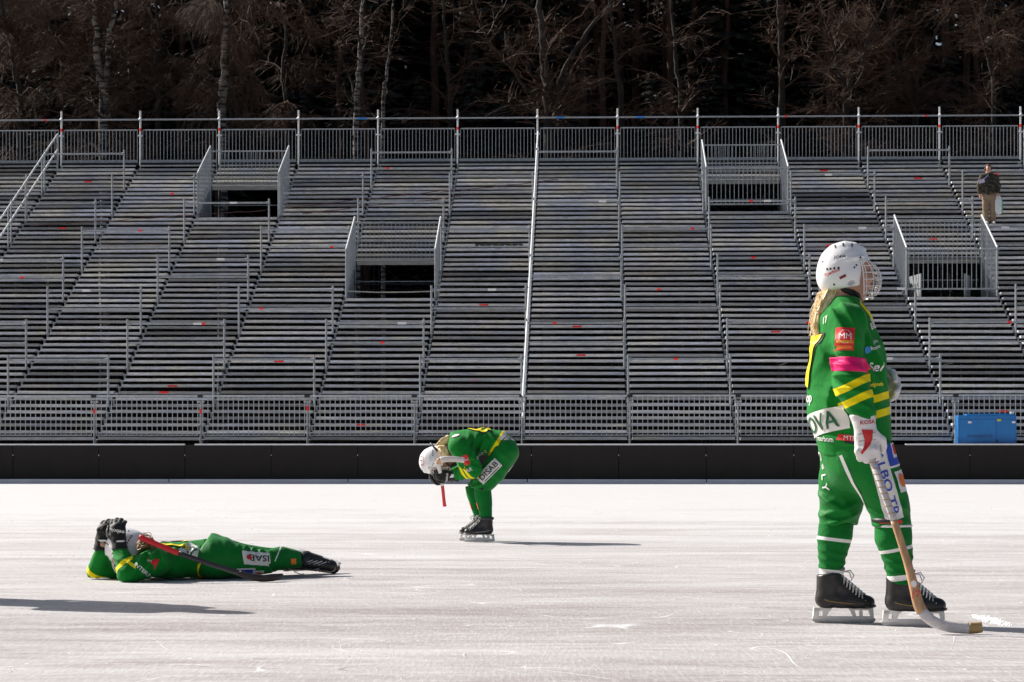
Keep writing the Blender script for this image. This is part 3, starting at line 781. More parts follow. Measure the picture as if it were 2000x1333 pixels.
M_PRINT_O = simple('orange_print', (0.75, 0.16, 0.01, 1), 0.5, var=0.05)
M_PINK = garment('pink_band', (0.80, 0.012, 0.16, 1), rough=0.45, var=0.06)
M_PANEL = simple('cream_panel', (0.74, 0.73, 0.68, 1), 0.6, var=0.05)
M_HELMET = simple('white_helmet', (0.84, 0.83, 0.83, 1), 0.28, var=0.03, scale=6, coat=0.3)
M_HOLE = simple('dark_hole', (0.012, 0.011, 0.011, 1), 0.7)
M_WIRE = simple('cage_wire', (0.74, 0.73, 0.72, 1), 0.35, 0.2, 0.05)
M_SKIN = simple('skin', (0.52, 0.27, 0.185, 1), 0.5, var=0.12, scale=18)
M_LIP = simple('lip', (0.40, 0.13, 0.11, 1), 0.45)
M_EYE = simple('eye_white', (0.6, 0.58, 0.55, 1), 0.3, var=0.02)
M_HAIR = simple('blonde_hair', (0.86, 0.66, 0.38, 1), 0.5, var=0.35, scale=14, stretch=(9, 9, 1.2), bump=0.6, bscale=40)
M_HAIRD = simple('fair_brown_hair', (0.36, 0.20, 0.09, 1), 0.45, var=0.4, scale=30)
M_BOOT = simple('black_boot', (0.014, 0.013, 0.013, 1), 0.42, var=0.3, scale=25, bump=0.15, bscale=150)
M_BOOTTRIM = simple('grey_boot_trim', (0.16, 0.16, 0.17, 1), 0.45)
M_BOOTGOLD = simple('gold_boot_trim', (0.32, 0.20, 0.05, 1), 0.45)
M_LACE = simple('white_lace', (0.62, 0.61, 0.60, 1), 0.8)
M_HOLDER = simple('white_holder', (0.82, 0.80, 0.77, 1), 0.42, var=0.12, scale=20)
M_STEEL = simple('blade_steel', (0.42, 0.42, 0.43, 1), 0.28, 0.85, 0.15, 20)
M_GLOVE_W = garment('white_glove', (0.70, 0.68, 0.68, 1), rough=0.5, sheen=0.1)
M_GLOVE_R = simple('red_glove_panel', (0.50, 0.008, 0.012, 1), 0.5)
M_GLOVE_K = garment('black_glove', (0.013, 0.013, 0.014, 1), rough=0.5, sheen=0.2)
M_WOOD = simple('stick_wood', (0.52, 0.30, 0.15, 1), 0.45, var=0.3, scale=8, stretch=(6, 6, 0.8), coat=0.2)
M_TAPE = simple('white_tape', (0.62, 0.57, 0.55, 1), 0.7, var=0.15, scale=40)
M_STICK_R = simple('red_grip', (0.62, 0.015, 0.02, 1), 0.5, var=0.1)
M_STICK_K = simple('black_shaft', (0.030, 0.028, 0.030, 1), 0.4, var=0.3, scale=20)
M_UNDER = simple('black_undershirt', (0.012, 0.012, 0.013, 1), 0.8)
def basis(f, up):
    """rotation with columns forward, side, up"""
    f = Vector(f).normalized(); u = Vector(up); u = (u-f*u.dot(f)).normalized(); s_ = u.cross(f)
    return Matrix((f, s_, u)).transposed()
def skate(fig, ankle, fwd, up, style, size=1.0, res=0.006, lean=0.0):
    """boot with holder and steel; ankle: middle of the sole under the ankle"""
    B = basis(fwd, up)*size; A = Vector(ankle)
    T = lambda x, y, z: A+B @ Vector((x-lean*max(0, z-.05), y, z))
    Z = B @ Vector((0, 0, 1)); Yd = B @ Vector((0, 1, 0)); X = B @ Vector((1, 0, 0))
    s = Sdf()
    s.chain([T(-.005, 0, .155), T(-.008, 0, .10), T(-.012, 0, .055)], [.054*size, .052*size, .048*size], 0.02, Yd, 0.92)
    s.chain([T(-.018, 0, .040), T(.05, 0, .034), T(.12, 0, .028), T(.165, 0, .026)], [.042*size, .040*size, .037*size, .034*size], 0.025, Yd, [0.85, 1.0, 1.15, 1.05])
    s.chain([T(.030, 0, .115), T(.085, 0, .070), T(.13, 0, .048)], [.034*size, .030*size, .022*size], 0.025, Yd, 1.05)
    s.cut(T(0, 0, 0.002), -Z); s.cut(T(0, 0, .158+lean*.013), Z*1.0-X*(0.12+lean*.8))
    s.rumple(0.0012, 60, 3)
    boot = fig.skin(s, 'skate', M_BOOT, res, keep_bvh='tmp_boot')
    mb = MB(); mb.path([T(.03, 0, .160), T(.052, 0, .178), T(.064, 0, .176)], [.030*size, .028*size, .022*size], 8, flat=(X, 0.35)); fig.put(mb, 'tongue', M_BOOT if style != 'gold' else M_BOOTTRIM, boot)
    # toe cap and trims
    mb = MB(); mb.path([T(.150, .036, .012), T(.185, .028, .012), T(.199, 0, .012), T(.185, -.028, .012), T(.150, -.036, .012)], .007*size, 6); fig.put(mb, 'toe_rim', M_BOOTTRIM if style == 'grey' else M_BOOT, boot)
    for sg in (1, -1):
        ln = MB(); ln.path(catmull([T(-.058, sg*.014, .06), T(-.02, sg*.046, .04), T(.04, sg*.046, .030), T(.10, sg*.045, .025)], 4), .0022*size if style == 'gold' else .006*size, 5); fig.put(ln, 'side_trim', M_BOOTGOLD if style == 'gold' else M_BOOTTRIM, boot)
    mb = MB()
    for i in range(8):
        q = i/7; x = .048+.094*q; z = .142-.079*q; wd = .024+.004*q
        mb.path([T(x-.006, -wd*1.25, z-.022), T(x+.006, -wd*.5, z+.006), T(x+.010, wd*.5, z+.006), T(x+.012, wd*1.25, z-.024)], .0030*size, 5)
        mb.path([T(x+.010, -wd*1.25, z-.026), T(x+.012, -wd*.4, z+.004), T(x, wd*.5, z+.010), T(x-.004, wd*1.25, z-.016)], .0026*size, 5)
    mb.path([T(.062, -.01, .165), T(.085, -.03, .172), T(.10, -.045, .150), T(.085, -.05, .125)], .003*size, 5); mb.path([T(.062, .01, .165), T(.09, .03, .160), T(.10, .045, .135)], .003*size, 5)
    fig.put(mb, 'lace', M_LACE, boot)
    # holder: two pedestals, a bridge and the steel
    h = MB(); wd = .010
    def slab(poly, w_):
        h.prism([T(x, -w_, z) for x, z in poly], (0, 0, 0), Yd*(2*w_))
    for poly, w_ in (([(-.072, .006), (-.046, .006), (-.052, -.034), (-.076, -.034)], .017), ([(-.030, .006), (.004, .006), (-.016, -.034), (-.034, -.034)], .015), ([(-.072, .006), (.010, .006), (.000, -.008), (-.072, -.008)], .017),
                    ([(.082, .006), (.104, .006), (.116, -.034), (.100, -.034)], .012), ([(.128, .006), (.142, .006), (.144, -.034), (.130, -.034)], .012), ([(.166, .006), (.190, .004), (.192, -.034), (.176, -.034)], .014), ([(.080, .006), (.190, .006), (.186, -.006), (.084, -.006)], .015)): slab(poly, w_)
    slab([(-.076, -.033), (.192, -.033), (.194, -.046), (-.078, -.046)], .0095)
    fig.put(h, 'blade_holder', M_HOLDER, boot, False)
    st = MB(); st.prism([T(x, -.0022, z) for x, z in [(-.076, -.040), (.196, -.040), (.203, -.050), (.192, -.062), (-.064, -.062), (-.080, -.052)]], (0, 0, 0), Yd*.0044)
    fig.put(st, 'steel_blade', M_STEEL, boot, False)
    return boot
def glove(fig, wrist, fdir, palm, curl, mat, name='glove', cuff=0.11, size=1.0, res=0.005, thumb=1, spread=0.10, thumb_close=0.5, forearm=None):
    """padded glove: wrist point, finger direction, palm normal; thumb=+1/-1 side; curl: bend per joint (rad)"""
    f = Vector(fdir).normalized(); pn = Vector(palm); pn = (pn-f*pn.dot(f)).normalized(); sd_ = f.cross(pn)*thumb; W = Vector(wrist); k = size
    s = Sdf()
    pc = [W+sd_*o for o in (0,)]
    s.chain([W+f*.012*k, W+f*.085*k], [.036*k, .040*k], 0.015, pn, 0.62)
    s.chain([W+f*.03*k+sd_*.02*k, W+f*.088*k+sd_*.028*k], [.024*k, .020*k], 0.015, pn, 0.8)
    s.chain([W+f*.03*k-sd_*.02*k, W+f*.082*k-sd_*.030*k], [.024*k, .019*k], 0.015, pn, 0.8)
    lens = [(.040, .028, .022), (.044, .032, .023), (.042, .029, .022), (.034, .022, .019)]
    tips = []
    for i in range(4):
        o = (1.5-i)*.0215*k; p = W+f*(.088-.004*abs(i-1.2))*k+sd_*o; a = 0.0
        pts = [W+f*.05*k+sd_*o*.8, p]; d = (f+sd_*(1.5-i)*spread).normalized(); ax = d
        cu = curl[i] if isinstance(curl[0], (list, tuple)) else curl
        for q in range(3):
            a += cu[q]; dd_ = d*math.cos(a)+pn*math.sin(a); p = p+dd_*lens[i][q]*k; pts.append(p)
        s.chain(pts, [.0150*k, .0150*k, .0142*k, .0132*k, .0118*k], 0.006); tips.append(pts[-1])
    t0 = W+f*.025*k+sd_*.026*k; t1 = t0+(f*.55+sd_*.75+pn*.25*thumb_close*2).normalized()*.042*k
    t2 = t1+(f*.85+sd_*(.45-.5*thumb_close)+pn*.8*thumb_close).normalized()*.034*k; t3 = t2+(f*.8-sd_*.3*thumb_close+pn*.9*thumb_close).normalized()*.026*k
    s.chain([t0, t1, t2, t3], [.021*k, .017*k, .0155*k, .013*k], 0.012)
    # knuckle roll
    for i in range(4): s.ell(W+f*.080*k+sd_*(1.5-i)*.021*k-pn*.016*k, (.014*k, .014*k, .014*k), None, 0.010)
    fa = Vector(forearm).normalized() if forearm is not None else -f
    c0 = W+f*.012*k; c1 = W+fa*cuff*k*0.55; c2 = W+fa*cuff*k
    s.chain([c0, c1, c2], [.038*k, .046*k, .052*k], 0.02, pn, 0.85); s.cut(c2, fa)
    s.rumple(0.0010, 70, 2)
    g = fig.skin(s, name, mat, res, keep_bvh='tmp_glove')
    return g, dict(f=f, pn=pn, sd=sd_, W=W, k=k, fa=fa)
def head(fig, c, fwd, up, res=0.006, sc=1.0):
    """head and neck stub: c = centre of the cranium"""
    B = basis(fwd, up)*sc; c = Vector(c); T = lambda x, y, z: c+B @ Vector((x, y, z)); Rm = np.array(basis(fwd, up))
    s = Sdf()
    s.ell(T(-.012, 0, .01), np.array((.096, .075, .098))*sc, Rm)
    s.chain([T(.035, 0, -.02), T(.050, 0, -.075), T(.056, 0, -.110)], [.066*sc, .050*sc, .026*sc], 0.04, B @ Vector((0, 1, 0)), [1.0, 1.0, 1.15])
    s.chain([T(.0, .045, -.06), T(.05, .02, -.108)], [.025*sc, .022*sc], 0.03); s.chain([T(.0, -.045, -.06), T(.05, -.02, -.108)], [.025*sc, .022*sc], 0.03)
    s.ell(T(.078, 0, .018), np.array((.022, .055, .022))*sc, Rm, 0.03)
    s.chain([T(.090, 0, .0), T(.108, 0, -.036)], [.010*sc, .013*sc], 0.016); s.ell(T(.110, 0, -.038), np.array((.013, .016, .011))*sc, Rm, 0.012)
    for q in (1, -1):
        s.ell(T(.098, q*.032, -.004), np.array((.020, .019, .014))*sc, Rm, 0.015, 's')
        s.ell(T(.080, q*.032, -.006), np.array((.0145, .0145, .0125))*sc, Rm, 0.006)
        s.ell(T(.078, q*.040, -.048), np.array((.026, .024, .024))*sc, Rm, 0.03)
        s.ell(T(-.012, q*.078, -.028), np.array((.018, .010, .030))*sc, Rm, 0.012)
    s.ell(T(.095, 0, -.066), np.array((.011, .023, .0065))*sc, Rm, 0.008); s.ell(T(.093, 0, -.079), np.array((.011, .020, .0075))*sc, Rm, 0.008)
    s.chain([T(.104, -.02, -.0725), T(.106, .02, -.0725)], .0022*sc, 0.004, op='s')
    s.chain([T(-.02, 0, -.06), T(-.035, 0, -.15)], [.056*sc, .058*sc], 0.03)
    return s, T, B
def eyes(fig, T, sc, parent):
    for q in (1, -1):
        mb = MB().ball(T(.0835, q*.032, -.006), .0125*sc, 10, 8); e = fig.put(mb, 'eye', M_EYE, parent)
        fig.put(MB().ball(T(.0945, q*.031, -.007), .0055*sc, 8, 6), 'iris', M_PRINT_K, parent)
        mb = MB(); mb.path([T(.092, q*.014, .014), T(.098, q*.03, .020), T(.088, q*.050, .014)], .0035*sc, 5); fig.put(mb, 'eyebrow', M_HAIRD, parent)
    mb = MB(); mb.path([T(.102, -.021, -.0725), T(.1085, -.008, -.068), T(.1085, .008, -.068), T(.102, .021, -.0725)], .0045*sc, 6); mb.path([T(.101, -.018, -.077), T(.1065, 0, -.081), T(.101, .018, -.077)], .0045*sc, 6); fig.put(mb, 'lip', M_LIP, parent)
def helmet(fig, T, B, sc, fwd, up, res=0.005, cage=True, strap=True):
    Rm = np.array(basis(fwd, up)); Yv = B @ Vector((0, 1, 0)); Xv = B @ Vector((1, 0, 0)); Zv = B @ Vector((0, 0, 1))
    s = Sdf()
    s.ell(T(-.008, 0, .012), np.array((.117, .099, .112))*sc, Rm)
    s.ell(T(-.050, 0, -.035), np.array((.080, .090, .075))*sc, Rm, 0.04)
    for q in (1, -1): s.chain([T(.005, q*.070, -.03), T(.010, q*.072, -.070), T(.024, q*.070, -.082)], [.048*sc, .042*sc, .034*sc], 0.03, Yv, 0.66)
    # raised centre shell and side ridges
    s.chain([T(.078, 0, .084), T(.045, 0, .103), T(.0, 0, .111), T(-.050, 0, .098), T(-.088, 0, .066), T(-.106, 0, .030)], [.014*sc, .017*sc, .018*sc, .018*sc, .016*sc, .012*sc], 0.012, Yv, 2.6)
    for q in (1, -1):
        s.chain([T(.075, q*.066, .050), T(.040, q*.084, .046), T(.0, q*.091, .040), T(-.045, q*.082, .026), T(-.085, q*.056, .012), T(-.108, q*.020, .004)], [.005*sc, .008*sc, .010*sc, .011*sc, .012*sc, .012*sc], 0.008)
    # opening for the face, hollow inside, flat lower rim
    s.box(T(.100, 0, -.066), np.array((.066, .074, .092))*sc, Rm, 0.03*sc, 0.012, 's')
    s.ell(T(-.008, 0, .004), np.array((.104, .083, .104))*sc, Rm, 0.008, 's')
    s.cut(T(-.06, 0, -.088), -Zv+Xv*0.10-Xv*0.0, 0.012); s.cut(T(.02, 0, -.108), -Zv, 0.012)
    # ear holes
    for q in (1, -1): s.ell(T(.014, q*.10, -.064), np.array((.017, .03, .010))*sc, np.array(basis(Vector(B @ Vector((1, 0, 0.35))), up)), 0.006, 's')
    hl = fig.skin(s, 'helmet', M_HELMET, res, keep_bvh='helmet')
    # vents
    def vent(p, n_, w_, h_, upv=None): fig.decal(rect(w_*sc, h_*sc, 4, 2), 'helmet', p, n_, upv or up, 'vent', M_HOLE, hl, 0.0012)
    for q in (1, -1):
        for i in range(4): vent(T(-.085+.016*i*1.0, q*.075, .004+.000*i), B @ Vector((-.45+.12*i, q, .0)), .009, .010)
        for i, x in enumerate((-.045, -.01, .028)): vent(T(x, q*.048, .100), B @ Vector((x*3, q*.9, 1.2)), .006, .024, Yv*q)
        for x, z in ((-.062, -.066), (.040, .012), (.030, .002), (.060, .046), (.030, -.098), (-.105, .04)):
            fig.decal(disc(.0045*sc, 8, 1), 'helmet', T(x, q*.09, z), Yv*q, up, 'screw', M_HOLE, hl, 0.0012)
    for x in (.085, .055): vent(T(x, 0, .12), B @ Vector((x*9, 0, 1)), .012, .045, Yv)
    if strap:
        for q in (1, -1):
            mb = MB(); mb.path(catmull([T(.028, q*.078, -.100), T(.045, q*.060, -.125), T(.062, q*.018, -.138), T(.062, 0, -.140)], 4), .0065*sc, 6, flat=(Xv, 0.4)); fig.put(mb, 'chin_strap', M_PRINT_K, hl)
    if cage:
        mb = MB(); r = .0021*sc
        def W(th, ph):     # point on the cage surface: th sideways angle, ph vertical angle
            x = .052+.098*math.cos(ph)*math.cos(th)**0.8*1.02; y = .088*math.sin(th); z = -.052+.098*math.sin(ph)
            return T(x, y, z)
        phs = [R(a) for a in (62, 38, 18, 0, -18, -36, -54)]
        for ph in phs: mb.path([W(R(a), ph) for a in range(-84, 85, 12)], r if abs(ph) < 1 else r*1.5, 5)
        for th in (-78, -58, -40, -24, -8, 8, 24, 40, 58, 78):
            mb.path([W(R(th), R(a)) for a in range(62, -55, -9)], r, 5)
        mb.path([W(R(a), R(-54)) for a in range(-84, 85, 12)], r*1.7, 6)
        for q in (1, -1): mb.path([W(R(q*84), R(a)) for a in range(62, -55, -9)], r*1.6, 6)
        fig.put(mb, 'face_cage', M_WIRE, hl)
        mb = MB(); mb.path([W(R(a), R(-50))-Xv*.010 for a in range(-36, 37, 12)], .011*sc, 6, flat=(Xv, 0.5)); fig.put(mb, 'chin_cup', M_HOLDER, hl)
    return hl
def strands(fig, roots, path_fn, n, seed, mat, name, parent=None, r0=0.0028):
    rr = random.Random(seed); mb = MB()
    for i in range(n):
        mb.path(catmull(path_fn(rr), 4), [r0*(1-0.75*q) for q in np.linspace(0, 1, len(catmull(path_fn(random.Random(0)), 4)))], 4, caps=False)
    return fig.put(mb, name, mat, parent)
def smin_band(v, c, h): return h-np.abs(v-c)
def along(P, a, b):
    a = np.array(a, dtype=np.float32); b = np.array(b, dtype=np.float32); ab = b-a; return ((P-a)@ab)/np.sqrt(ab@ab)
def axis_dist(P, a, b):
    a = np.array(a, dtype=np.float32); b = np.array(b, dtype=np.float32); ab = b-a; q = P-a; t = np.clip((q@ab)/(ab@ab), 0, 1); q = q-t[:, None]*ab
    return np.sqrt((q*q).sum(1))

def hair_core(fig, pts, rad, mat, flat=None, fk=1.0, res=0.007, name='hair'):
    s = Sdf(); s.chain(pts, rad, 0.02, flat, fk); s.rumple(.0035, 45, 12); s.rumple(.0015, 90, 3)
    return fig.skin(s, name, mat, res)

def poly(pts, mx=0.008):
    bm = bmesh.new(); bm.faces.new([bm.verts.new((u, v, 0)) for u, v in pts]); me = bpy.data.meshes.new('flat'); bm.to_mesh(me); bm.free()
    r = subdiv(me, mx); bpy.data.meshes.remove(me); return r
# ================================================================== STANDING PLAYER
Y1 = 9.46
def p1(x, y, dy=0.0): return px(x, y, Y1+dy)
def m1(n): return n*Y1/F_PX            # pixels to metres at her depth
def build_standing():
    F = Fig('person', 'standing player in green and yellow kit with white caged helmet, ponytail and pink armband', 'person', (p1(1700, 1218).x, Y1, 0), 'players in green kit')
    hc = p1(1653, 528, 0.0); fwd = Vector((1, -0.10, 0.06)); up = Vector((-0.06, 0, 1)); SC = 0.99
    s, T, B = head(F, hc, fwd, up, sc=SC)
    # body under the clothes: one surface from head to feet
    s.chain([p1(1648, 560), p1(1651, 600)], [.046, .050], 0.02)
    s.chain([p1(1648, 628), p1(1655, 700), p1(1655, 800), p1(1660, 870)], [.085, .115, .115, .125], 0.06, (0, 1, 0), [1.6, 1.3, 1.25, 1.25])
    for sg, sh, el, wr in ((-1, (1652, 628, -.17), (1660, 735, -.24), (1688, 822, -.25)), (1, (1658, 628, .17), (1690, 735, .26), (1716, 733, .17))):
        s.chain([p1(*sh), p1(*el), p1(*wr)], [.050, .040, .030], 0.04)
        w_ = p1(*wr); e_ = p1(*el); s.chain([w_, w_+(w_-e_).normalized()*(.08 if sg < 0 else .03)], [.028, .024], 0.02)
    for j in (((1690, 880, -.10), (1735, 1020, -.10), (1752, 1125, -.10), (1758, 1180, -.10)), ((1655, 885, .10), (1640, 1015, .10), (1627, 1115, .10), (1628, 1172, .10))):
        s.chain([p1(*q) for q in j], [.085, .060, .034, .027], 0.05); a = p1(*j[-1]); s.chain([a, a+Vector((.12, 0, -.015))], [.026, .020], 0.02)
    body = F.skin(s, 'body', M_SKIN, 0.0065)
    eyes(F, T, SC, body)
    # jersey
    j = Sdf()
    j.chain([p1(1652, 594), p1(1648, 610), p1(1648, 640), p1(1653, 690), p1(1655, 740), p1(1657, 800), p1(1667, 852), p1(1676, 880)],
            [.058, .088, .132, .158, .172, .178, .166, .150], 0.05, (0, 1, 0), [1.2, 1.62, 1.42, 1.24, 1.15, 1.12, 1.16, 1.2])
    A0, A1, A2 = p1(1652, 630, -.170), p1(1660, 737, -.240), p1(1687, 806, -.25)
    j.chain([A0, p1(1656, 668, -.215), p1(1661, 698, -.238), p1(1662, 724, -.243), A1], [.080, .072, .053, .053, .068], 0.03)
    j.chain([A1, p1(1667, 762, -.245), A2], [.070, .074, .053], 0.02)
    B0, B1, B2 = p1(1658, 628, .175), p1(1690, 738, .27), p1(1728, 742, .14)
    j.chain([B0, B1], [.080, .074], 0.055); j.chain([B1, B2], [.074, .056], 0.02)
    j.cut(p1(1672, 884), (0.12, 0, -1)); j.cut(p1(1650, 577), (0.16, 0, 1), .02); j.ell(p1(1655, 572), (.062, .07, .045), None, 0.01, 's')
    j.cut(p1(1692, 826, -.25), Vector(A2)-Vector(A1)) if False else None
    # cloth: sagging folds at elbow, tension from the shoulder, hanging drapes down the back
    j.fold(p1(1625, 655, -.14), (0.85, .2, 0.25), .070, .010, .13, 0.7, 0.9, 31); j.fold(p1(1705, 740, -.15), (0.55, 0.3, .75), .075, .008, .12, 1.0, .3, 32)
    j.fold(p1(1632, 735, -.25), (0.25, 0, 1), .050, .007, .10, 1.1, 0.4, 1)
    j.fold(p1(1625, 615, -.18), (0.80, -.1, 0.50), .062, .008, .11, 0.9, 0.0, 2)
    j.fold(p1(1600, 700, -.12), (0.75, .5, .15), .095, .009, .20, 0.8, 0.5, 3)
    j.fold(p1(1715, 700, -.12), (0.70, 0.4, .55), .085, .007, .17, 1.0, 1.5, 4)
    j.fold(p1(1660, 866, -.18), (0.2, 0, 1), .060, .006, .14, 1.2, 0.7, 5)
    j.fold(p1(1690, 795, -.26), (0.4, 0, .9), .045, .005, .08, 1.0, 0.2, 7)
    j.fold(p1(1655, 760, -.3), (.15, 0, 1), .060, .006, .07, .8, .9, 33); j.fold(p1(1612, 775, -.15), (.92, .2, -.2), .075, .008, .14, .8, .2, 34); j.fold(p1(1668, 640, -.25), (.9, 0, .3), .055, .006, .09, .9, .1, 35)
    j.rumple(.0042, 9, 4); j.rumple(.0014, 22, 9)
    def stripe_j(P):
        d1 = axis_dist(P, A1, A2); t = along(P, p1(1658, 728, -.245), p1(1690, 822, -.25))
        w_ = 0.012*np.sin((P[:, 0]-A1.x)*22)
        arm = np.minimum(np.maximum(smin_band(t+w_*0.6, .055, .0165), smin_band(t+w_*0.6, .122, .0165)), .105-d1)
        z = P[:, 2]-0.27*(P[:, 0]-p1(1712, 0).x)
        tor = np.maximum(smin_band(z, p1(0, 777).z, .0165), smin_band(z, p1(0, 808).z, .0165))
        tor = np.minimum(tor, np.minimum(P[:, 0]-p1(1649, 0).x, p1(1737, 0).x-P[:, 0]+0.0*P[:, 1])); tor = np.minimum(tor, d1-.088)
        dB = axis_dist(P, B1, B2); tB = along(P, B1, B2)
        armB = np.minimum(np.maximum(smin_band(tB, .03, .0165), smin_band(tB, .085, .0165)), .10-dB)
        collar = np.minimum(smin_band((P[:, 0]-p1(1683, 0).x)*0.8+(P[:, 2]-p1(0, 608).z)*0.65, 0.0, .007), .10-np.abs(P[:, 2]-p1(0, 615).z))
        collar = np.minimum(collar, p1(0, 585).z-P[:, 2]) ; collar = np.minimum(collar, P[:, 0]-p1(1672, 0).x); collar = np.minimum(collar, P[:, 2]-p1(0, 630).z)
        return np.maximum(np.maximum(arm, np.maximum(tor, armB)), collar)
    jr = F.skin(j, 'jersey', M_JERSEY, 0.006, attrs={'stripe': stripe_j}, keep_bvh='j')
    # collar of the undershirt
    mb = MB(); c = p1(1655, 573); pts = [c+Vector((math.cos(a)*.053+.002, math.sin(a)*.055, -.020*math.cos(a)+.002)) for a in np.linspace(0, 2*math.pi, 19)]; mb.path(pts, .016, 8, caps=False); F.put(mb, 'undershirt_collar', M_UNDER, jr)
    # armband
    ab = Sdf(); ab._b([p1(1658, 712, -.235)], .11); ab.offset_of(j, .0045); ab.ops.append(('i', lambda P: axis_dist(P, A0, A1)-.090, .003)); ab.cut(p1(1662, 727, -.24), (-.05, 0, -1), .003); ab.cut(p1(1660, 698, -.24), (.05, 0, 1), .003); pass
    F.skin(ab, 'armband', M_PINK, 0.005, jr)
    # prints
    nB = Vector((-.94, -.34, 0)); upv = Vector((0, 0, 1))
    for ch, yy in (('1', .075), ('7', -.060)):
        pos = p1(1580, 706, yy); nn = Vector((-1, -.10, 0)) if ch == '1' else Vector((-1, -.22, 0))
        F.decal(text(ch, .245, .014, 0, 1.15), 'j', pos, nn, upv, 'number_outline', M_PRINT_K, jr, .0035); F.decal(text(ch, .230, .004, 0, 1.02), 'j', pos, nn, upv, 'number', M_PRINT_Y, jr, .007)
    nN = Vector((-.80, -.60, 0)); uN = Vector((-.16, .1, 1))
    F.decal(rect(.36, .100, 26, 8), 'j', p1(1592, 829, -.07), nN, uN, 'back_panel', M_PANEL, jr, .0045)
    F.decal(text('NOVA', .074, .014, 0, 1.02), 'j', p1(1592, 829, -.07), nN, uN, 'lettering', M_PRINT_G, jr, .008)
    F.decal(text('coop', .045, .014), 'j', p1(1580, 783, .0), Vector((-.97, -.25, 0)), upv, 'lettering', M_PRINT_W, jr, .004)
    F.decal(text('Ytterbom', .024, .03), 'j', p1(1606, 857, -.10), Vector((-.7, -.7, 0)), Vector((.1, 0, 1)), 'lettering', M_PRINT_W, jr, .004)
    F.decal(rect(.105, .026, 8, 3, skew=.3), 'j', p1(1660, 856, -.2), Vector((-.1, -1, 0)), Vector((.10, 0, 1)), 'patch', M_PRINT_R, jr, .004); F.decal(text('MTB', .019, .04), 'j', p1(1660, 856, -.2), Vector((-.1, -1, 0)), Vector((.10, 0, 1)), 'lettering', M_PRINT_W, jr, .007)
    F.decal(rect(.06, .012, 6, 2), 'j', p1(1664, 865, -.2), Vector((-.1, -1, 0)), Vector((.10, 0, 1)), 'patch', M_PRINT_K, jr, .004)
    F.decal(text('17', .03, .05), 'j', p1(1612, 625, -.15), Vector((-.6, -.8, .2)), upv, 'lettering', M_PRINT_W, jr, .004)
    # shoulder patch
    pc = p1(1651, 661, -.30); pn_ = Vector((-.08, -1, .05)); pu = Vector((.06, 0, 1))
    F.decal(rect(.080, .098, 8, 10), 'j', pc, pn_, pu, 'sleeve_patch', M_PRINT_R, jr, .004)
    F.decal(shift(disc(.031, 8, 3, 1, math.pi/8), 0, .010), 'j', pc, pn_, pu, 'patch_octagon', M_PRINT_W, jr, .006); F.decal(shift(disc(.029, 8, 3, 1, math.pi/8), 0, .010), 'j', pc, pn_, pu, 'patch_octagon', M_PRINT_R, jr, .0075)
    F.decal(shift(text('MM', .024, .03, 0, .95), 0, .012), 'j', pc, pn_, pu, 'lettering', M_PRINT_W, jr, .009); F.decal(shift(text('SNABBGROSS', .011, .004, .2, .75), 0, -.013), 'j', pc, pn_, pu, 'lettering', M_PRINT_Y, jr, .0095)
    F.decal(shift(rect(.062, .014, 6, 3), 0, -.036), 'j', pc, pn_, pu, 'patch_strip', M_PRINT_O, jr, .006)
    # chest prints
    nc = Vector((.72, -.70, 0))
    F.decal(text('Sei', .040, .02), 'j', p1(1712, 717, -.16), nc, Vector((-.1, 0, 1)), 'lettering', M_PRINT_W, jr, .004); F.decal(disc(.013, 3, 2, 1, 1.57), 'j', p1(1692, 719, -.19), nc, upv, 'logo', M_PRINT_O, jr, .004)
    F.decal(text('landgboden', .022, .02), 'j', p1(1712, 752, -.17), nc, Vector((-.12, 0, 1)), 'lettering', M_PRINT_Y, jr, .004)
    F.decal(text('Jan-Olov', .017, .02), 'j', p1(1712, 668, -.15), nc, Vector((-.25, 0, 1)), 'lettering', M_PRINT_W, jr, .004); F.decal(text('kommun', .017, .02), 'j', p1(1712, 678, -.15), nc, Vector((-.25, 0, 1)), 'lettering', M_PRINT_W, jr, .004)
    F.decal(disc(.016, 12, 2), 'j', p1(1693, 684, -.18), nc, upv, 'logo', M_PRINT_LB, jr, .004); F.decal(disc(.016, 5, 2), 'j', p1(1727, 716, -.10), Vector((1, -.3, 0)), upv, 'logo', M_PRINT_LB, jr, .004)
    F.decal(text('BIL', .028, .03), 'j', p1(1706, 636, -.11), Vector((.8, -.6, .3)), Vector((-.5, 0, 1)), 'lettering', M_PRINT_W, jr, .004)
    mb = MB(); mb.path(catmull([p1(1690, 603, -.09), p1(1697, 608, -.11), p1(1694, 614, -.115), p1(1689, 608, -.10), p1(1700, 622, -.12), p1(1708, 638, -.12)], 5), .004, 6); F.put(mb, 'collar_lace', M_LACE, jr)
    # pants
    q = Sdf()
    q.chain([p1(1668, 868), p1(1675, 900)], [.155, .150], 0.05, (0, 1, 0), [1.12, 1.15])
    q.chain([p1(1690, 885, -.085), p1(1718, 945, -.10), p1(1737, 990, -.10), p1(1743, 1030, -.10)], [.125, .102, .092, .083], 0.035)
    q.chain([p1(1657, 885, .09), p1(1645, 945, .10), p1(1642, 990, .10), p1(1635, 1036, .10)], [.118, .104, .096, .080], 0.035)
    q.cut(p1(1640, 1027), (0.0, 0, -1)); q.cut(p1(1670, 868), (-.1, 0, 1))
    q.fold(p1(1620, 985, .0), (0.45, 0, 1), .075, .011, .11, 1.0, .3, 11); q.fold(p1(1640, 1018, .02), (-.35, .1, 1), .050, .007, .08, 1.0, .8, 12)
    q.fold(p1(1660, 940, 0), (.8, .1, .6), .085, .008, .11, 1.0, 0, 13); q.fold(p1(1735, 1010, -.17), (.3, 0, 1), .055, .006, .09, 1.0, .6, 14); q.rumple(.004, 10, 7); q.rumple(.0013, 24, 8)
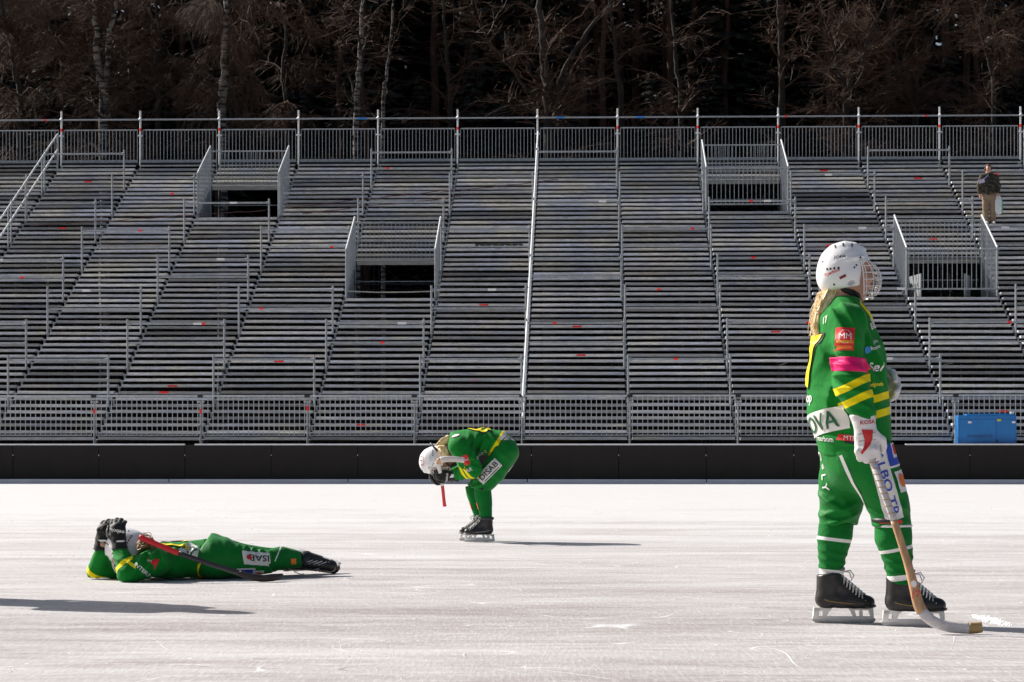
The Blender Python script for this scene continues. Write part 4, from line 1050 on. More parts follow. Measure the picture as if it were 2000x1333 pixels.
    def stripe_p(P):
        # white piping down the back of the near thigh and down the far leg
        return -np.ones(len(P))
    pt = F.skin(q, 'pants', M_PANTS, 0.006, attrs={'stripe': stripe_p}, keep_bvh='p')
    pn2 = Vector((.05, -1, 0)); pu2 = Vector((-.30, 0, 1))
    F.decal(rect(.082, .375, 8, 26), 'p', p1(1726, 935, -.2), pn2, pu2, 'thigh_panel', M_PANEL, pt, .005)
    F.decal(text('VALBO TR', .036, .012, 0, 1.45), 'p', p1(1730, 935, -.2), pn2, Vector((1, 0, .30)), 'lettering', M_PRINT_B, pt, .008)
    F.decal(rect(.05, .028, 4, 3), 'p', p1(1744, 990, -.2), pn2, pu2, 'thigh_panel', M_PANEL, pt, .005); F.decal(text('(P)', .017, .01), 'p', p1(1749, 1003, -.2), pn2, pu2, 'lettering', M_PRINT_B, pt, .008)
    nf = Vector((.80, -.60, 0)); uf = Vector((-.28, 0, 1))
    F.decal(rect(.100, .128, 8, 10), 'p', p1(1746, 884, -.17), nf, uf, 'pants_patch', M_PRINT_W, pt, .005); F.decal(shift(rect(.036, .108, 4, 8), -.022, 0), 'p', p1(1746, 884, -.17), nf, uf, 'patch_mark', M_PRINT_B, pt, .0075); F.decal(shift(rect(.075, .030, 6, 3), .0, -.040), 'p', p1(1746, 884, -.17), nf, uf, 'patch_mark', M_PRINT_B, pt, .0075); F.decal(shift(rect(.024, .044, 3, 4), .022, .010), 'p', p1(1746, 884, -.17), nf, uf, 'patch_mark', M_PRINT_R, pt, .0075)
    F.decal(rect(.065, .092, 6, 8), 'p', p1(1762, 940, -.16), nf, uf, 'pants_patch', M_PRINT_W, pt, .005); F.decal(disc(.024, 12, 2, 1.3), 'p', p1(1762, 938, -.16), nf, uf, 'patch_mark', M_PRINT_O, pt, .0075)
    for i, ch in enumerate('OSLY'):
        y = 892+i*20; F.decal(text(ch, .040, .04), 'p', p1(1607-(i > 1)*3, y, .02), Vector((-.75, -.65, 0)), Vector((1, 0, 0.1)), 'lettering', M_PRINT_W, pt, .004)
    F.decal(([(-.006, .13), (.010, .13), (.012, .06), (.004, .0), (.004, -.06), (-.004, -.12), (-.008, -.06), (-.010, .0), (-.006, .06)], [(0, 1, 2, 8), (8, 2, 3, 7), (7, 3, 4, 6), (6, 4, 5)]), 'p', p1(1662, 945, -.17), Vector((-.5, -.87, 0)), Vector((-.45, 0, 1)), 'piping', M_PRINT_W, pt, .004)
    F.decal(rect(.095, .014, 6, 2), 'p', p1(1742, 1020, -.2), Vector((0, -1, 0)), Vector((-.02, 0, 1)), 'hem_tag', M_PRINT_R, pt, .004)
    # socks
    for nm, pts, rad, sgn in (('n', [(1744, 1015, -.10), (1745, 1050, -.10), (1754, 1090, -.10), (1758, 1142, -.10)], [.078, .081, .066, .047], -1), ('f', [(1634, 1020, .10), (1630, 1050, .10), (1625, 1085, .10), (1624, 1136, .10)], [.077, .077, .062, .048], 1)):
        k = Sdf(); k.chain([p1(*a) for a in pts], rad, 0.03); k.cut(p1(*pts[-1]), (0, 0, -1)); k.cut(p1(*pts[0]), (0, 0, 1)); k.fold(p1(pts[2][0], pts[2][1]+10, pts[2][2]), (.2, 0, 1), .04, .004, .09, 1.0, .4, 21); k.rumple(.002, 26, 5)
        zt = p1(0, 1070 if sgn < 0 else 1055).z; sl = (0.22 if sgn < 0 else -.12); x0 = p1(pts[1][0], 0).x
        def st(P, zt=zt, sl=sl, x0=x0, pts=pts, sgn=sgn):
            a = smin_band(P[:, 2]-sl*(P[:, 0]-x0), zt, .0075)
            b_ = smin_band(P[:, 2]-sl*.6*(P[:, 0]-x0), p1(0, pts[3][1]-16).z, .012)
            return np.maximum(a, b_)
        sk = F.skin(k, 'sock', M_SOCK, 0.006, attrs={'stripe': st})
        c = p1(pts[0][0], 1026, pts[0][2])
        if sgn < 0:
            mb = MB(); mb.path([c+Vector((math.cos(a)*.078, math.sin(a)*.078, -.002)) for a in np.linspace(0, 2*math.pi, 25)], .007, 6, caps=False); F.put(mb, 'white_band', M_PRINT_W, sk)
            mb = MB(); mb.path([c+Vector((math.cos(a)*.0835, math.sin(a)*.0835, .022)) for a in np.linspace(math.pi*.95, math.pi*1.45, 8)], .012, 6); F.put(mb, 'knee_strap', M_PRINT_K, sk)
    # skates
    zs = .062
    for (x, dy, f) in ((1757.5, -.095, (1, -.06, 0)), (1621, .085, (1, -.02, 0))):
        a = p1(x, 0, dy); a.z = zs*1.0
        skate(F, a, f, (0, 0, 1), 'gold', 1.0, 0.006)
    # helmet, hair
    hl = helmet(F, T, B, SC, fwd, up)
    nside = B @ Vector((0, -1, 0)); hu = B @ Vector((.0, 0, 1))
    F.decal(text('JOFA', .016, .03, .15, 1.35), 'helmet', p1(1640, 502, -.1), nside, B @ Vector((-.02, 0, 1)), 'lettering', M_PRINT_K, hl, .002)
    F.decal(text('Ytterbom', .014, .015, 0, .95), 'helmet', p1(1622, 532, -.1), nside+B @ Vector((-.35, 0, 0)), B @ Vector((-.30, 0, 1)), 'lettering', M_PRINT_R, hl, .002)
    F.decal(rect(.030, .012, 3, 2), 'helmet', p1(1646, 541, -.1), nside, B @ Vector((-.42, 0, 1)), 'sticker', simple('maroon_print', (.22, .004, .03, 1), .4, var=.05), hl, .002)
    rr = random.Random(3); mb = MB()
    hair_core(F, [p1(1628, 562, 0), p1(1621, 580, -.01), p1(1611, 605, -.02), p1(1604, 630, -.03), p1(1601, 655, -.035), p1(1604, 668, -.04)], [.032, .036, .039, .036, .026, .006], M_HAIR, (0, 1, 0), 1.25)
    for i in range(420):
        a = rr.uniform(-1, 1); b_ = rr.uniform(-1, 1); e = rr.uniform(-1, 1); L = rr.uniform(.70, 1.12)
        pts = [p1(1628+a*10, 562+rr.uniform(-2, 3), b_*.048), p1(1620+a*13, 584, b_*.046-.01), p1(1610+a*15+e*2, 584+30*L, b_*.046-.02), p1(1603+a*14+e*3, 584+56*L, b_*.038-.03), p1(1602+a*9+e*5, 586+80*L, b_*.022-.035)]
        C_ = catmull(pts, 4); mb.path(C_, [.0021*(1-.6*t) for t in np.linspace(0, 1, len(C_))], 3, caps=False)
    for i in range(26):
        a = rr.uniform(-1, 1); pts = [p1(1612+a*8, 568, rr.uniform(-.05, .05)), p1(1600+a*8, 585+rr.uniform(-5, 5), rr.uniform(-.06, .05)), p1(1588+rr.uniform(-8, 12), 615+rr.uniform(-8, 12), rr.uniform(-.07, .05)), p1(1584+rr.uniform(-6, 14), 645+rr.uniform(-14, 12), rr.uniform(-.07, .03))]
        mb.path(catmull(pts, 4), .0012, 3, caps=False)
    F.put(mb, 'hair_strands', M_HAIR)
    # near glove closed round the stick
    g, G = glove(F, p1(1690, 838, -.25), Vector((.10, .02, -1)), Vector((.28, .95, .05)), [[.65, .95, .7], [.60, .95, .7], [.55, .95, .7], [.5, .95, .7]], M_GLOVE_W, cuff=.062, size=1.12, thumb=1, spread=.01, thumb_close=.9, forearm=Vector((-.18, 0, 1)))
    gN = Vector((-.2, -1, .05)); gU = Vector((-.10, 0, 1))
    F.decal(poly([(-.018, .042), (.030, .036), (.024, .000), (.014, -.022), (-.006, -.044), (-.026, -.064), (-.032, -.056), (-.014, -.030), (-.010, -.002)]), 'tmp_glove', p1(1693, 858, -.28), gN, gU, 'glove_panel', M_GLOVE_R, g, .003)
    F.decal(text('KOSA', .017, .014, 0, 1.1), 'tmp_glove', p1(1694, 825, -.28), Vector((.05, -1, 0)), Vector((-.10, 0, 1)), 'lettering', M_GLOVE_R, g, .004)
    for zz, hw in ((.024, .040), (-.006, .038)): F.decal(shift(rect(hw*2, .0022, 12, 1), .0, zz), 'tmp_glove', p1(1693, 858, -.28), gN, gU, 'glove_seam', M_BOOTTRIM, g, .0015)
    # far glove folded against the hip
    g2, G2 = glove(F, p1(1725, 728, .13), Vector((.50, -.45, -.75)), Vector((-.75, -.5, -.2)), [.35, .5, .4], M_GLOVE_W, cuff=.05, size=.92, thumb=-1, spread=.04, forearm=Vector((-.55, .75, .1)))
    F.decal(rect(.05, .03, 4, 3), 'tmp_glove', p1(1736, 752, .05), Vector((.5, -.85, 0)), upv, 'glove_panel', M_GLOVE_R, g2, .003)
    return F
F1 = build_standing()
def stick_thing(label, pts, rad, segs, flat, loc, group='bandy sticks', fk=None):
    """segs: list of (name, i0, i1, material) along the smoothed path"""
    t = thing('bandy_stick', label, 'stick', loc, 0, group)
    for nm, i0, i1, m in segs:
        mb = MB(); mb.path([Vector(p)-Vector(loc) for p in pts[i0:i1+1]], rad[i0:i1+1], 10, flat=flat); mb.build(nm, m, t, True)
    return t
def interp_path(keys, n=8):
    """keys: (point, radius); returns smoothed points and radii"""
    P = catmull([k[0] for k in keys], n); r = []
    for i in range(len(keys)-1):
        for q in range(n): r.append(keys[i][1]+(keys[i+1][1]-keys[i][1])*q/n)
    r.append(keys[-1][1]); return P, r
def s1(x, y, Y): return px(x, y, Y)
keys = [(s1(1697, 872, 9.235), .0150), (s1(1704, 900, 9.205), .0155), (s1(1724, 955, 9.12), .0155), (s1(1746, 1017, 9.075), .0155), (s1(1772, 1098, 9.02), .0175), (s1(1786, 1150, 8.98), .022), (s1(1797, 1188, 8.955), .0245), (s1(1819, 1212, 8.94), .0235), (s1(1850, 1224, 8.935), .0235), (s1(1893, 1227.5, 8.93), .0250), (s1(1918, 1225.5, 8.93), .0225)]
P_, r_ = interp_path(keys, 8)
stk = stick_thing('wooden curved stick with white taped handle and blade held by the standing player', P_, r_, [('taped_handle', 0, 24, M_TAPE), ('shaft', 24, 50, M_WOOD), ('taped_blade', 50, 72, M_TAPE), ('blade_tip', 72, 80, simple('tan_tip', (.42, .27, .10, 1), .5, var=.2))], (Vector((0, -1, 0)), 0.45), P_[-1])
o_ = Vector(P_[-1])
mb = MB()
for i in range(13):
    q_ = (i+1.2)/14.2*24; a = P_[int(q_)].lerp(P_[int(q_)+1], q_-int(q_)); ax = (P_[int(q_)+1]-P_[int(q_)]).normalized(); sx_ = ax.cross(Vector((0, 1, 0))).normalized()
    mb.path([a+sx_*(.0168*math.cos(t_))+ax*(.006*math.cos(t_))-o_+Vector((0, -.0082*math.sin(t_), 0)) for t_ in np.linspace(0, math.pi, 9)], .0018, 5)
mb.build('tape_wrap', simple('tape_edge', (.40, .24, .12, 1), .7), stk)
def flat_on(th, fl, c, N, up, name, m):
    N = Vector(N).normalized(); U = Vector(up); U = (U-N*U.dot(N)).normalized(); X = U.cross(N); c = Vector(c); mb = MB(); mb.add([c+X*u+U*v-Vector(th.location) for u, v in fl[0]], fl[1]); return mb.build(name, m, th)
flat_on(stk, text('17', .030, .0, .25), s1(1788, 1161, 8.978)+Vector((0, -.020, 0)), (0, -1, 0), (-.25, 0, 1), 'lettering', M_PRINT_R)
flat_on(stk, disc(.012, 10, 1, 1.2), s1(1783, 1140, 8.985)+Vector((0, -.018, 0)), (0, -1, 0), (-.25, 0, 1), 'sticker', M_PRINT_W)
# ================================================================== BENT-OVER PLAYER
Y2 = 18.12
def p2(x, y, dy=0.0): return px(x, y, Y2+dy)
def build_bent():
    F = Fig('person', 'bent-over player in green kit hiding her caged face in black gloves round a stick', 'person', (p2(940, 0).x, Y2, 0), 'players in green kit')
    hc = p2(848, 902, -.02); fwd = Vector((.06, -.12, -1)); up = Vector((-1, 0, -.06)); SC = 0.99
    s, T, B = head(F, hc, fwd, up, 0.008, SC)
    s.chain([p2(862, 893), p2(888, 872)], [.055, .07], 0.04)
    s.chain([p2(895, 866), p2(930, 864), p2(965, 866), p2(988, 880)], [.075, .085, .085, .10], 0.05, (0, 1, 0), [1.6, 1.4, 1.3, 1.3])
    for sg, sh, el, wr in ((-1, (895, 874, -.19), (922, 918, -.20), (884, 930, -.09)), (1, (895, 874, .19), (918, 920, .20), (870, 930, .09))):
        s.chain([p2(*sh), p2(*el), p2(*wr)], [.048, .04, .03], 0.04); w_ = p2(*wr); e_ = p2(*el); s.chain([w_, w_+(w_-e_).normalized()*.07], [.028, .024], 0.02)
    for q in (((988, 882, -.09), (942, 955, -.11), (949, 1005, -.11), (949, 1034, -.11)), ((985, 882, .09), (926, 955, .10), (937, 1005, .12), (939, 1032, .13))):
        s.chain([p2(*a) for a in q], [.085, .055, .034, .027], 0.05); a = p2(*q[-1]); s.chain([a, a+Vector((-.11, 0, -.015))], [.026, .02], 0.02)
    body = F.skin(s, 'body', M_SKIN, 0.009); eyes(F, T, SC, body)
    j = Sdf()
    j.chain([p2(878, 872), p2(893, 866), p2(920, 864), p2(950, 863), p2(975, 867), p2(990, 876)], [.055, .100, .112, .112, .112, .105], 0.05, (0, 1, 0), [1.0, 1.9, 1.75, 1.6, 1.45, 1.4])
    A0, A1, A2 = p2(897, 873, -.20), p2(922, 915, -.20), p2(891, 928, -.10)
    j.chain([A0, p2(912, 895, -.215), A1], [.088, .088, .080], 0.05); j.chain([A1, A2], [.078, .050], 0.03)
    B0, B1, B2 = p2(897, 873, .20), p2(918, 917, .20), p2(880, 928, .10)
    j.chain([B0, B1], [.088, .080], 0.05); j.chain([B1, B2], [.075, .05], 0.03)
    j.cut(p2(998, 880), (.85, 0, -.52)); j.cut(p2(877, 868), (-1, 0, .1))
    j.fold(p2(935, 885, -.18), (1, 0, -.4), .07, .012, .13, 1, .2, 1); j.fold(p2(915, 905, -.25), (.4, 0, 1), .06, .008, .10, 1, .9, 2); j.fold(p2(965, 860, -.15), (.7, 0, .7), .08, .010, .14, 1, .4, 3); j.fold(p2(900, 928, -.15), (1, 0, .2), .045, .006, .08, 1, .4, 4); j.rumple(.0045, 10, 3); j.rumple(.0014, 22, 4)
    def st(P):
        d1 = axis_dist(P, A1, A2); t = along(P, A1, A2)
        arm = np.minimum(np.maximum(smin_band(t, .012, .015), smin_band(t, .058, .015)), .10-d1)
        # two bands round the waist
        a = (P[:, 0]-p2(985, 0).x)*.85-(P[:, 2]-p2(0, 868).z)*(-.52)*-1
        tor = np.maximum(smin_band(a, .0, .016), smin_band(a, -.055, .016)); tor = np.minimum(tor, d1-.105)
        return np.maximum(arm, tor)
    jr = F.skin(j, 'jersey', M_JERSEY, 0.008, attrs={'stripe': st}, keep_bvh='j')
    mb = MB(); c = p2(878, 872); pts = [c+Vector((.010*math.cos(a), math.sin(a)*.058, math.cos(a)*.056)) for a in np.linspace(0, 2*math.pi, 19)]; mb.path(pts, .013, 8, caps=False); F.put(mb, 'undershirt_collar', M_UNDER, jr)
    ub = Vector((0, -.85, .53))
    for ch, x in (('9', 922), ('6', 950)):
        F.decal(text(ch, .21, .012, 0, 1.0), 'j', p2(936, 842, .075 if ch == '9' else -.075), Vector((0, -.0, 1)), Vector((-1, 0, 0)), 'number_outline', M_PRINT_K, jr, .004)
        F.decal(text(ch, .195, .004, 0, .96), 'j', p2(936, 842, .075 if ch == '9' else -.075), Vector((0, -.0, 1)), Vector((-1, 0, 0)), 'number', M_PRINT_Y, jr, .008)
    F.decal(rect(.10, .11, 8, 8), 'j', p2(991, 857, -.12), Vector((.55, -.62, .56)), Vector((-.8, 0, .6)), 'back_panel', M_PANEL, jr, .005); F.decal(text('GUS', .055, .01), 'j', p2(991, 857, -.12), Vector((.55, -.62, .56)), Vector((-.8, 0, .6)), 'lettering', M_PRINT_G, jr, .009)
    F.decal(disc(.042, 14, 3), 'j', p2(891, 856, -.16), Vector((-.15, -.75, .6)), Vector((0, 0, 1)), 'crest', M_PRINT_K, jr, .004); F.decal(disc(.034, 14, 3), 'j', p2(891, 856, -.16), Vector((-.15, -.75, .6)), Vector((0, 0, 1)), 'crest', M_PRINT_W, jr, .007)
    F.decal(rect(.05, .085, 5, 6), 'j', p2(911, 899, -.28), Vector((-.1, -1, 0)), Vector((-.35, 0, 1)), 'sleeve_patch', M_PRINT_R, jr, .004); F.decal(text('MM', .018, .01), 'j', p2(911, 899, -.28), Vector((-.1, -1, 0)), Vector((-.35, 0, 1)), 'lettering', M_PRINT_W, jr, .008)
    F.decal(text('AR', .032, .012), 'j', p2(916, 918, -.28), Vector((-.1, -1, -.1)), Vector((-.35, 0, 1)), 'lettering', M_PRINT_W, jr, .005)
    F.decal(text('GEP-2', .026, .012), 'j', p2(941, 888, -.15), Vector((0, -1, -.1)), Vector((-.5, 0, .8)), 'lettering', M_PRINT_W, jr, .005)
    q = Sdf()
    q.chain([p2(983, 871), p2(987, 882)], [.106, .108], 0.03, (0, 1, 0), 1.45)
    q.chain([p2(988, 884, -.09), p2(962, 922, -.11), p2(942, 948, -.115), p2(936, 957, -.115)], [.114, .104, .084, .077], 0.025)
    q.chain([p2(985, 884, .09), p2(955, 922, .10), p2(928, 947, .10), p2(924, 957, .10)], [.112, .10, .082, .075], 0.025)
    q.cut(p2(935, 957), (-.35, 0, -1)); q.cut(p2(972, 868), (-.8, 0, .6))
    q.fold(p2(965, 905, -.2), (.5, 0, 1), .09, .009, .14, 1, .1, 5); q.fold(p2(935, 948, -.18), (-.3, 0, 1), .045, .008, .08, 1, .6, 6); q.rumple(.0045, 11, 9); q.rumple(.0014, 24, 4)
    pt = F.skin(q, 'pants', M_PANTS, 0.008, attrs={'stripe': lambda P: -np.ones(len(P))}, keep_bvh='p')
    n2 = Vector((.05, -1, 0)); ax = Vector((.70, 0, .71)); upx = Vector((-.71, 0, .70))
    F.decal(rect(.225, .090, 16, 7), 'p', p2(955, 921, -.2), n2, upx, 'thigh_panel', M_PANEL, pt, .005); F.decal(text('DISAB', .046, .012, 0, 1.15), 'p', p2(954, 920, -.2), n2, upx, 'lettering', M_PRINT_K, pt, .009); F.decal(shift(rect(.17, .006, 12, 1), .0, -.034), 'p', p2(955, 921, -.2), n2, upx, 'lettering_line', M_PRINT_K, pt, .009)
    F.decal(rect(.10, .012, 8, 2), 'p', p2(990, 912, -.1), Vector((.8, -.6, -.2)), upx, 'piping', M_PRINT_W, pt, .005)
    F.decal(rect(.022, .022, 2, 2), 'p', p2(942, 956, -.2), n2, Vector((0, 0, 1)), 'knee_tag', M_PRINT_K, pt, .005)
    for pts, rad in (([(942, 950, -.11), (944, 968, -.11), (947, 985, -.11), (949.5, 1014, -.11)], [.074, .072, .064, .050]), ([(925, 950, .10), (928, 968, .105), (932, 985, .11), (938.5, 1014, .125)], [.072, .070, .060, .048])):
        k = Sdf(); k.chain([p2(*a) for a in pts], rad, 0.03); k.cut(p2(*pts[-1]), (0, 0, -1)); k.cut(p2(*pts[0]), (0, 0, 1)); k.rumple(.002, 22, 5)
        sk = F.skin(k, 'sock', M_SOCK, 0.008, attrs={'stripe': lambda P: -np.ones(len(P))}, keep_bvh='s')
        F.decal(rect(.022, .055, 3, 4), 's', p2(pts[2][0]-14, 989, pts[2][2]-.02), Vector((-1, -.35, 0)), Vector((0, 0, 1)), 'sock_badge', M_PRINT_O, sk, .005)
        c = p2(*pts[-1]); mb = MB(); mb.path([c+Vector((math.cos(a)*.054, math.sin(a)*.054, .004)) for a in np.linspace(0, 2*math.pi, 17)], .014, 6, caps=False); F.put(mb, 'ankle_band', simple('grey_band', (.05, .06, .055, 1), .8), sk)
    for (x, dy) in ((949.5, -.11), (940, .13)):
        a = p2(x, 0, dy); a.z = .060; skate(F, a, (-1, -.05, 0), (0, 0, 1), 'grey', .93, 0.008)
    hl = helmet(F, T, B, SC, fwd, up, 0.007)
    F.decal(text('Ytterbom', .014, .01), 'helmet', p2(826, 902, -.1), Vector((-.3, -1, .0)), Vector((-1, 0, -.1)), 'lettering', M_PRINT_R, hl, .002)
    rr = random.Random(8); mb = MB()
    hair_core(F, [p2(856, 874, 0), p2(866, 864, -.03), p2(876, 857, -.05), p2(887, 853, -.05)], [.030, .034, .030, .012], M_HAIR, None, 1.0, .009); hair_core(F, [p2(859, 878, -.07), p2(864, 882, -.10), p2(868, 889, -.11), p2(870, 897, -.10)], [.034, .036, .030, .012], M_HAIR, None, 1.0, .009)
    for i in range(320):
        a = rr.uniform(-1, 1); b_ = rr.uniform(-1, 1)
        pts = [p2(855+a*3, 872+b_*3, a*.05), p2(866+a*6, 863+b_*6, b_*.05-.02), p2(877+b_*6, 856+a*4, a*.04-.05), p2(888+a*5, 853+b_*4, b_*.03-.05)] if i < 150 else [p2(858+a*4, 878+b_*7, -.07-abs(a)*.03), p2(864+a*6, 878+b_*7, -.10-abs(b_)*.03), p2(868+a*7, 887+b_*5, -.115-abs(a)*.02), p2(870+a*9, 898+b_*6, -.11+a*.02)]
        C_ = catmull(pts, 4); mb.path(C_, [.0028*(1-.6*t) for t in np.linspace(0, 1, len(C_))], 3, caps=False)
    F.put(mb, 'hair_strands', M_HAIR)
    mb = MB(); mb.path(catmull([p2(841, 866, -.05), p2(846, 872, -.09), p2(853, 880, -.10), p2(857, 884, -.09)], 4), .008, 6); F.put(mb, 'head_strap', M_PRINT_K, hl)
    g, G = glove(F, p2(879, 930, -.10), Vector((-.80, -.15, .05)), Vector((-.2, .9, .3)), [.55, .8, .6], M_GLOVE_K, cuff=.075, size=1.0, thumb=1, res=.007, spread=.03, forearm=Vector((1, -.1, -.05)))
    F.decal(text('Reebok', .020, .012), 'tmp_glove', p2(873, 934, -.17), Vector((.1, -1, 0)), Vector((-1, 0, .1)), 'lettering', M_PRINT_W, g, .004); F.decal(rect(.03, .03, 3, 3, skew=.6), 'tmp_glove', p2(884, 930, -.17), Vector((.1, -1, 0)), Vector((0, 0, 1)), 'glove_mark', M_PRINT_W, g, .004)
    glove(F, p2(868, 931, .06), Vector((-.85, -.25, -.12)), Vector((-.1, -.9, .3)), [.5, .7, .5], M_GLOVE_K, cuff=.075, size=1.0, thumb=-1, res=.007, spread=.05, forearm=Vector((1, .3, .0)))
    return F
F2 = build_bent()
keys = [(px(868.5, 989, 18.25), .017), (px(867, 977, 18.21), .0145), (px(864.5, 953, 18.13), .0145), (px(861, 930, 18.02), .0145), (px(858, 915, 17.90), .018), (px(856, 907, 17.84), .027), (px(859.5, 900.5, 17.81), .030), (px(868, 897.5, 17.79), .026), (px(887, 897, 17.78), .023), (px(907, 899.5, 17.78), .023)]
P_, r_ = interp_path(keys, 6)
stk2 = stick_thing('short-looking stick with red grip held upright before the bent-over player, blade over her face', P_, r_, [('red_grip', 0, 13, M_STICK_R), ('shaft', 13, 32, M_TAPE), ('wood_neck', 32, 38, M_WOOD), ('taped_blade', 38, 54, M_TAPE)], (Vector((0, -1, 0)), 0.5), P_[0])
# ================================================================== LYING PLAYER
def p3(x, y, Y): return px(x, y, Y)
def build_lying():
    F = Fig('person', 'player in green kit lying face down on ice, black gloves clasped on white helmet', 'person', (p3(380, 1100, 12.75).x, 12.75, 0), 'players in green kit')
    hc = p3(246, 1074, 12.72); fwd = Vector((-.52, -.12, -.85)); up = Vector((-.85, 0, .52)); SC = 0.98
    s, T, B = head(F, hc, fwd, up, 0.007, SC)
    s.chain([p3(262, 1085, 12.74), p3(292, 1094, 12.76)], [.055, .07], 0.04)
    s.chain([p3(300, 1094, 12.76), p3(340, 1095, 12.80), p3(375, 1094, 12.84), p3(415, 1090, 12.90)], [.08, .09, .088, .105], 0.05, (0, 1, 0), [1.7, 1.5, 1.4, 1.4])
    NA = [p3(303, 1098, 12.58), p3(250, 1120, 12.50), p3(234, 1071, 12.58)]; FA = [p3(298, 1094, 12.94), p3(190, 1117, 12.80), p3(199, 1072, 12.72)]
    for a in (NA, FA):
        s.chain(a, [.05, .04, .030], 0.04); s.chain([a[2], a[2]+(a[2]-a[1]).normalized()*.035], [.027, .022], 0.02)
    NL = [p3(418, 1092, 12.80), p3(512, 1100, 12.90), p3(588, 1093, 13.08)]; FL = [p3(412, 1090, 13.00), p3(510, 1097, 13.15), p3(590, 1092, 13.30)]
    for a in (NL, FL): s.chain(a, [.095, .044, .028], 0.05); s.chain([a[2], a[2]+Vector((.06, 0, -.01))], [.026, .018], 0.02)
    body = F.skin(s, 'body', M_SKIN, 0.008); eyes(F, T, SC, body)
    j = Sdf()
    j.chain([p3(284, 1090, 12.75), p3(302, 1094, 12.76), p3(335, 1095, 12.79), p3(370, 1094, 12.83), p3(408, 1091, 12.88)], [.065, .104, .112, .112, .120], 0.05, (0, 1, 0), [1.1, 1.8, 1.65, 1.5, 1.4])
    j.chain([NA[0], p3(275, 1108, 12.53), NA[1]], [.082, .074, .062], 0.05); j.chain([NA[1], p3(244, 1098, 12.53), p3(235, 1077, 12.57)], [.062, .054, .042], 0.02)
    j.chain([FA[0], FA[1]], [.080, .062], 0.05); j.chain([FA[1], p3(193, 1100, 12.77), p3(198, 1079, 12.73)], [.062, .054, .044], 0.02)
    j.cut(p3(413, 1090, 12.9), (1, 0, .25)); j.cut(Vector((0, 0, .004)), (0, 0, -1))
    j.fold(p3(340, 1075, 12.62), (1, 0, .5), .07, .012, .14, 1, .3, 1); j.fold(p3(290, 1105, 12.5), (.9, 0, -.4), .06, .009, .10, 1, .2, 2); j.fold(p3(375, 1080, 12.66), (.8, 0, -.6), .07, .012, .13, 1, .5, 3); j.fold(p3(240, 1095, 12.5), (.2, 0, 1), .05, .005, .08, 1, .5, 4); j.rumple(.0045, 11, 3); j.rumple(.0014, 22, 4)
    def st(P):
        d1 = axis_dist(P, NA[1], NA[2]); t = along(P, NA[1], NA[2]); du = axis_dist(P, NA[0], NA[1]); tu = along(P, NA[1], NA[0])
        arm = np.minimum(smin_band(t-0.35*(P[:, 0]-NA[1].x), .052, .017), .075-d1); arm = np.minimum(arm, 1.2*(.09-d1))
        arm2 = np.minimum(smin_band(tu+.5*t, .03, .012), .085-du); arm2 = np.minimum(arm2, p3(268, 0, 12.5).x-P[:, 0])
        d2 = axis_dist(P, FA[1], FA[2]); t2 = along(P, FA[1], FA[2]); far = np.minimum(smin_band(t2+.25*(P[:, 0]-FA[1].x), .0, .017), .08-d2)
        x = P[:, 0]-.12*(P[:, 2]-.1); tor = np.maximum(smin_band(x, p3(388, 0, 12.65).x, .012), smin_band(x, p3(401.5, 0, 12.65).x, .012)); tor = np.minimum(tor, .135-P[:, 2])
        return np.maximum(np.maximum(arm, arm2), np.maximum(far, tor))
    jr = F.skin(j, 'jersey', M_JERSEY, 0.0065, attrs={'stripe': st}, keep_bvh='j')
    nb = Vector((-.05, -.72, .70))
    ug = Vector((-.51, 0, -.86)); ng = Vector((-.1, -1, .25))
    F.decal(rect(.19, .078, 14, 7), 'j', p3(379, 1077, 12.62), ng, ug, 'back_panel', M_PANEL, jr, .005); F.decal(shift(text('GUS', .054, .014, 0, 1.05), -.012, 0), 'j', p3(379, 1077, 12.62), ng, ug, 'lettering', M_PRINT_G, jr, .009)
    for ch, Y_ in (('1', 12.70), ('3', 12.84)):
        F.decal(text(ch, .17, .012), 'j', p3(342, 1064, Y_), Vector((0, -.45, .9)), Vector((-1, 0, -.1)), 'number_outline', M_PRINT_K, jr, .004); F.decal(text(ch, .158, .006), 'j', p3(342, 1064, Y_), Vector((0, -.45, .9)), Vector((-1, 0, -.1)), 'number', M_PRINT_Y, jr, .008)
    na = Vector((0, -1, .15))
    F.decal(text('INTERNAR', .022, .012, 0, 1.1), 'j', p3(284, 1119, 12.45), na, Vector((.65, 0, .75)), 'lettering', M_PRINT_W, jr, .004)
    F.decal(([(-.035, .02), (.035, .028), (.03, .0), (.018, -.04), (.01, -.012), (-.01, -.004)], [(0, 5, 1), (1, 5, 4, 2), (2, 4, 3)]), 'j', p3(297, 1099, 12.48), na, Vector((.2, 0, 1)), 'sleeve_patch', M_PRINT_R, jr, .004); F.decal(text('MM', .012, .0), 'j', p3(292, 1096, 12.48), na, Vector((.2, 0, 1)), 'lettering', M_PRINT_W, jr, .008)
    q = Sdf()
    q.chain([p3(398, 1088, 12.90), p3(410, 1086, 12.91), p3(430, 1088, 12.91)], [.116, .133, .124], 0.05, (0, 1, 0), [1.4, 1.4, 1.35])
    q.chain([p3(418, 1090, 12.80), p3(465, 1094, 12.85), p3(505, 1098, 12.90), p3(530, 1097, 12.95)], [.125, .096, .076, .068], 0.04); q.chain([p3(412, 1088, 13.0), p3(510, 1095, 13.14), p3(532, 1094, 13.18)], [.125, .082, .07], 0.04)
    q.cut(p3(532, 1097, 12.95), (1, 0, .0)); q.cut(p3(393, 1085, 12.9), (-1, 0, .45)); q.cut(Vector((0, 0, .003)), (0, 0, -1))
    q.fold(p3(440, 1075, 12.7), (1, 0, .3), .10, .005, .16, 1, .1, 5); q.fold(p3(505, 1085, 12.8), (1, 0, -.2), .05, .009, .10, 1, .6, 6); q.rumple(.0045, 12, 9); q.rumple(.0014, 24, 4)
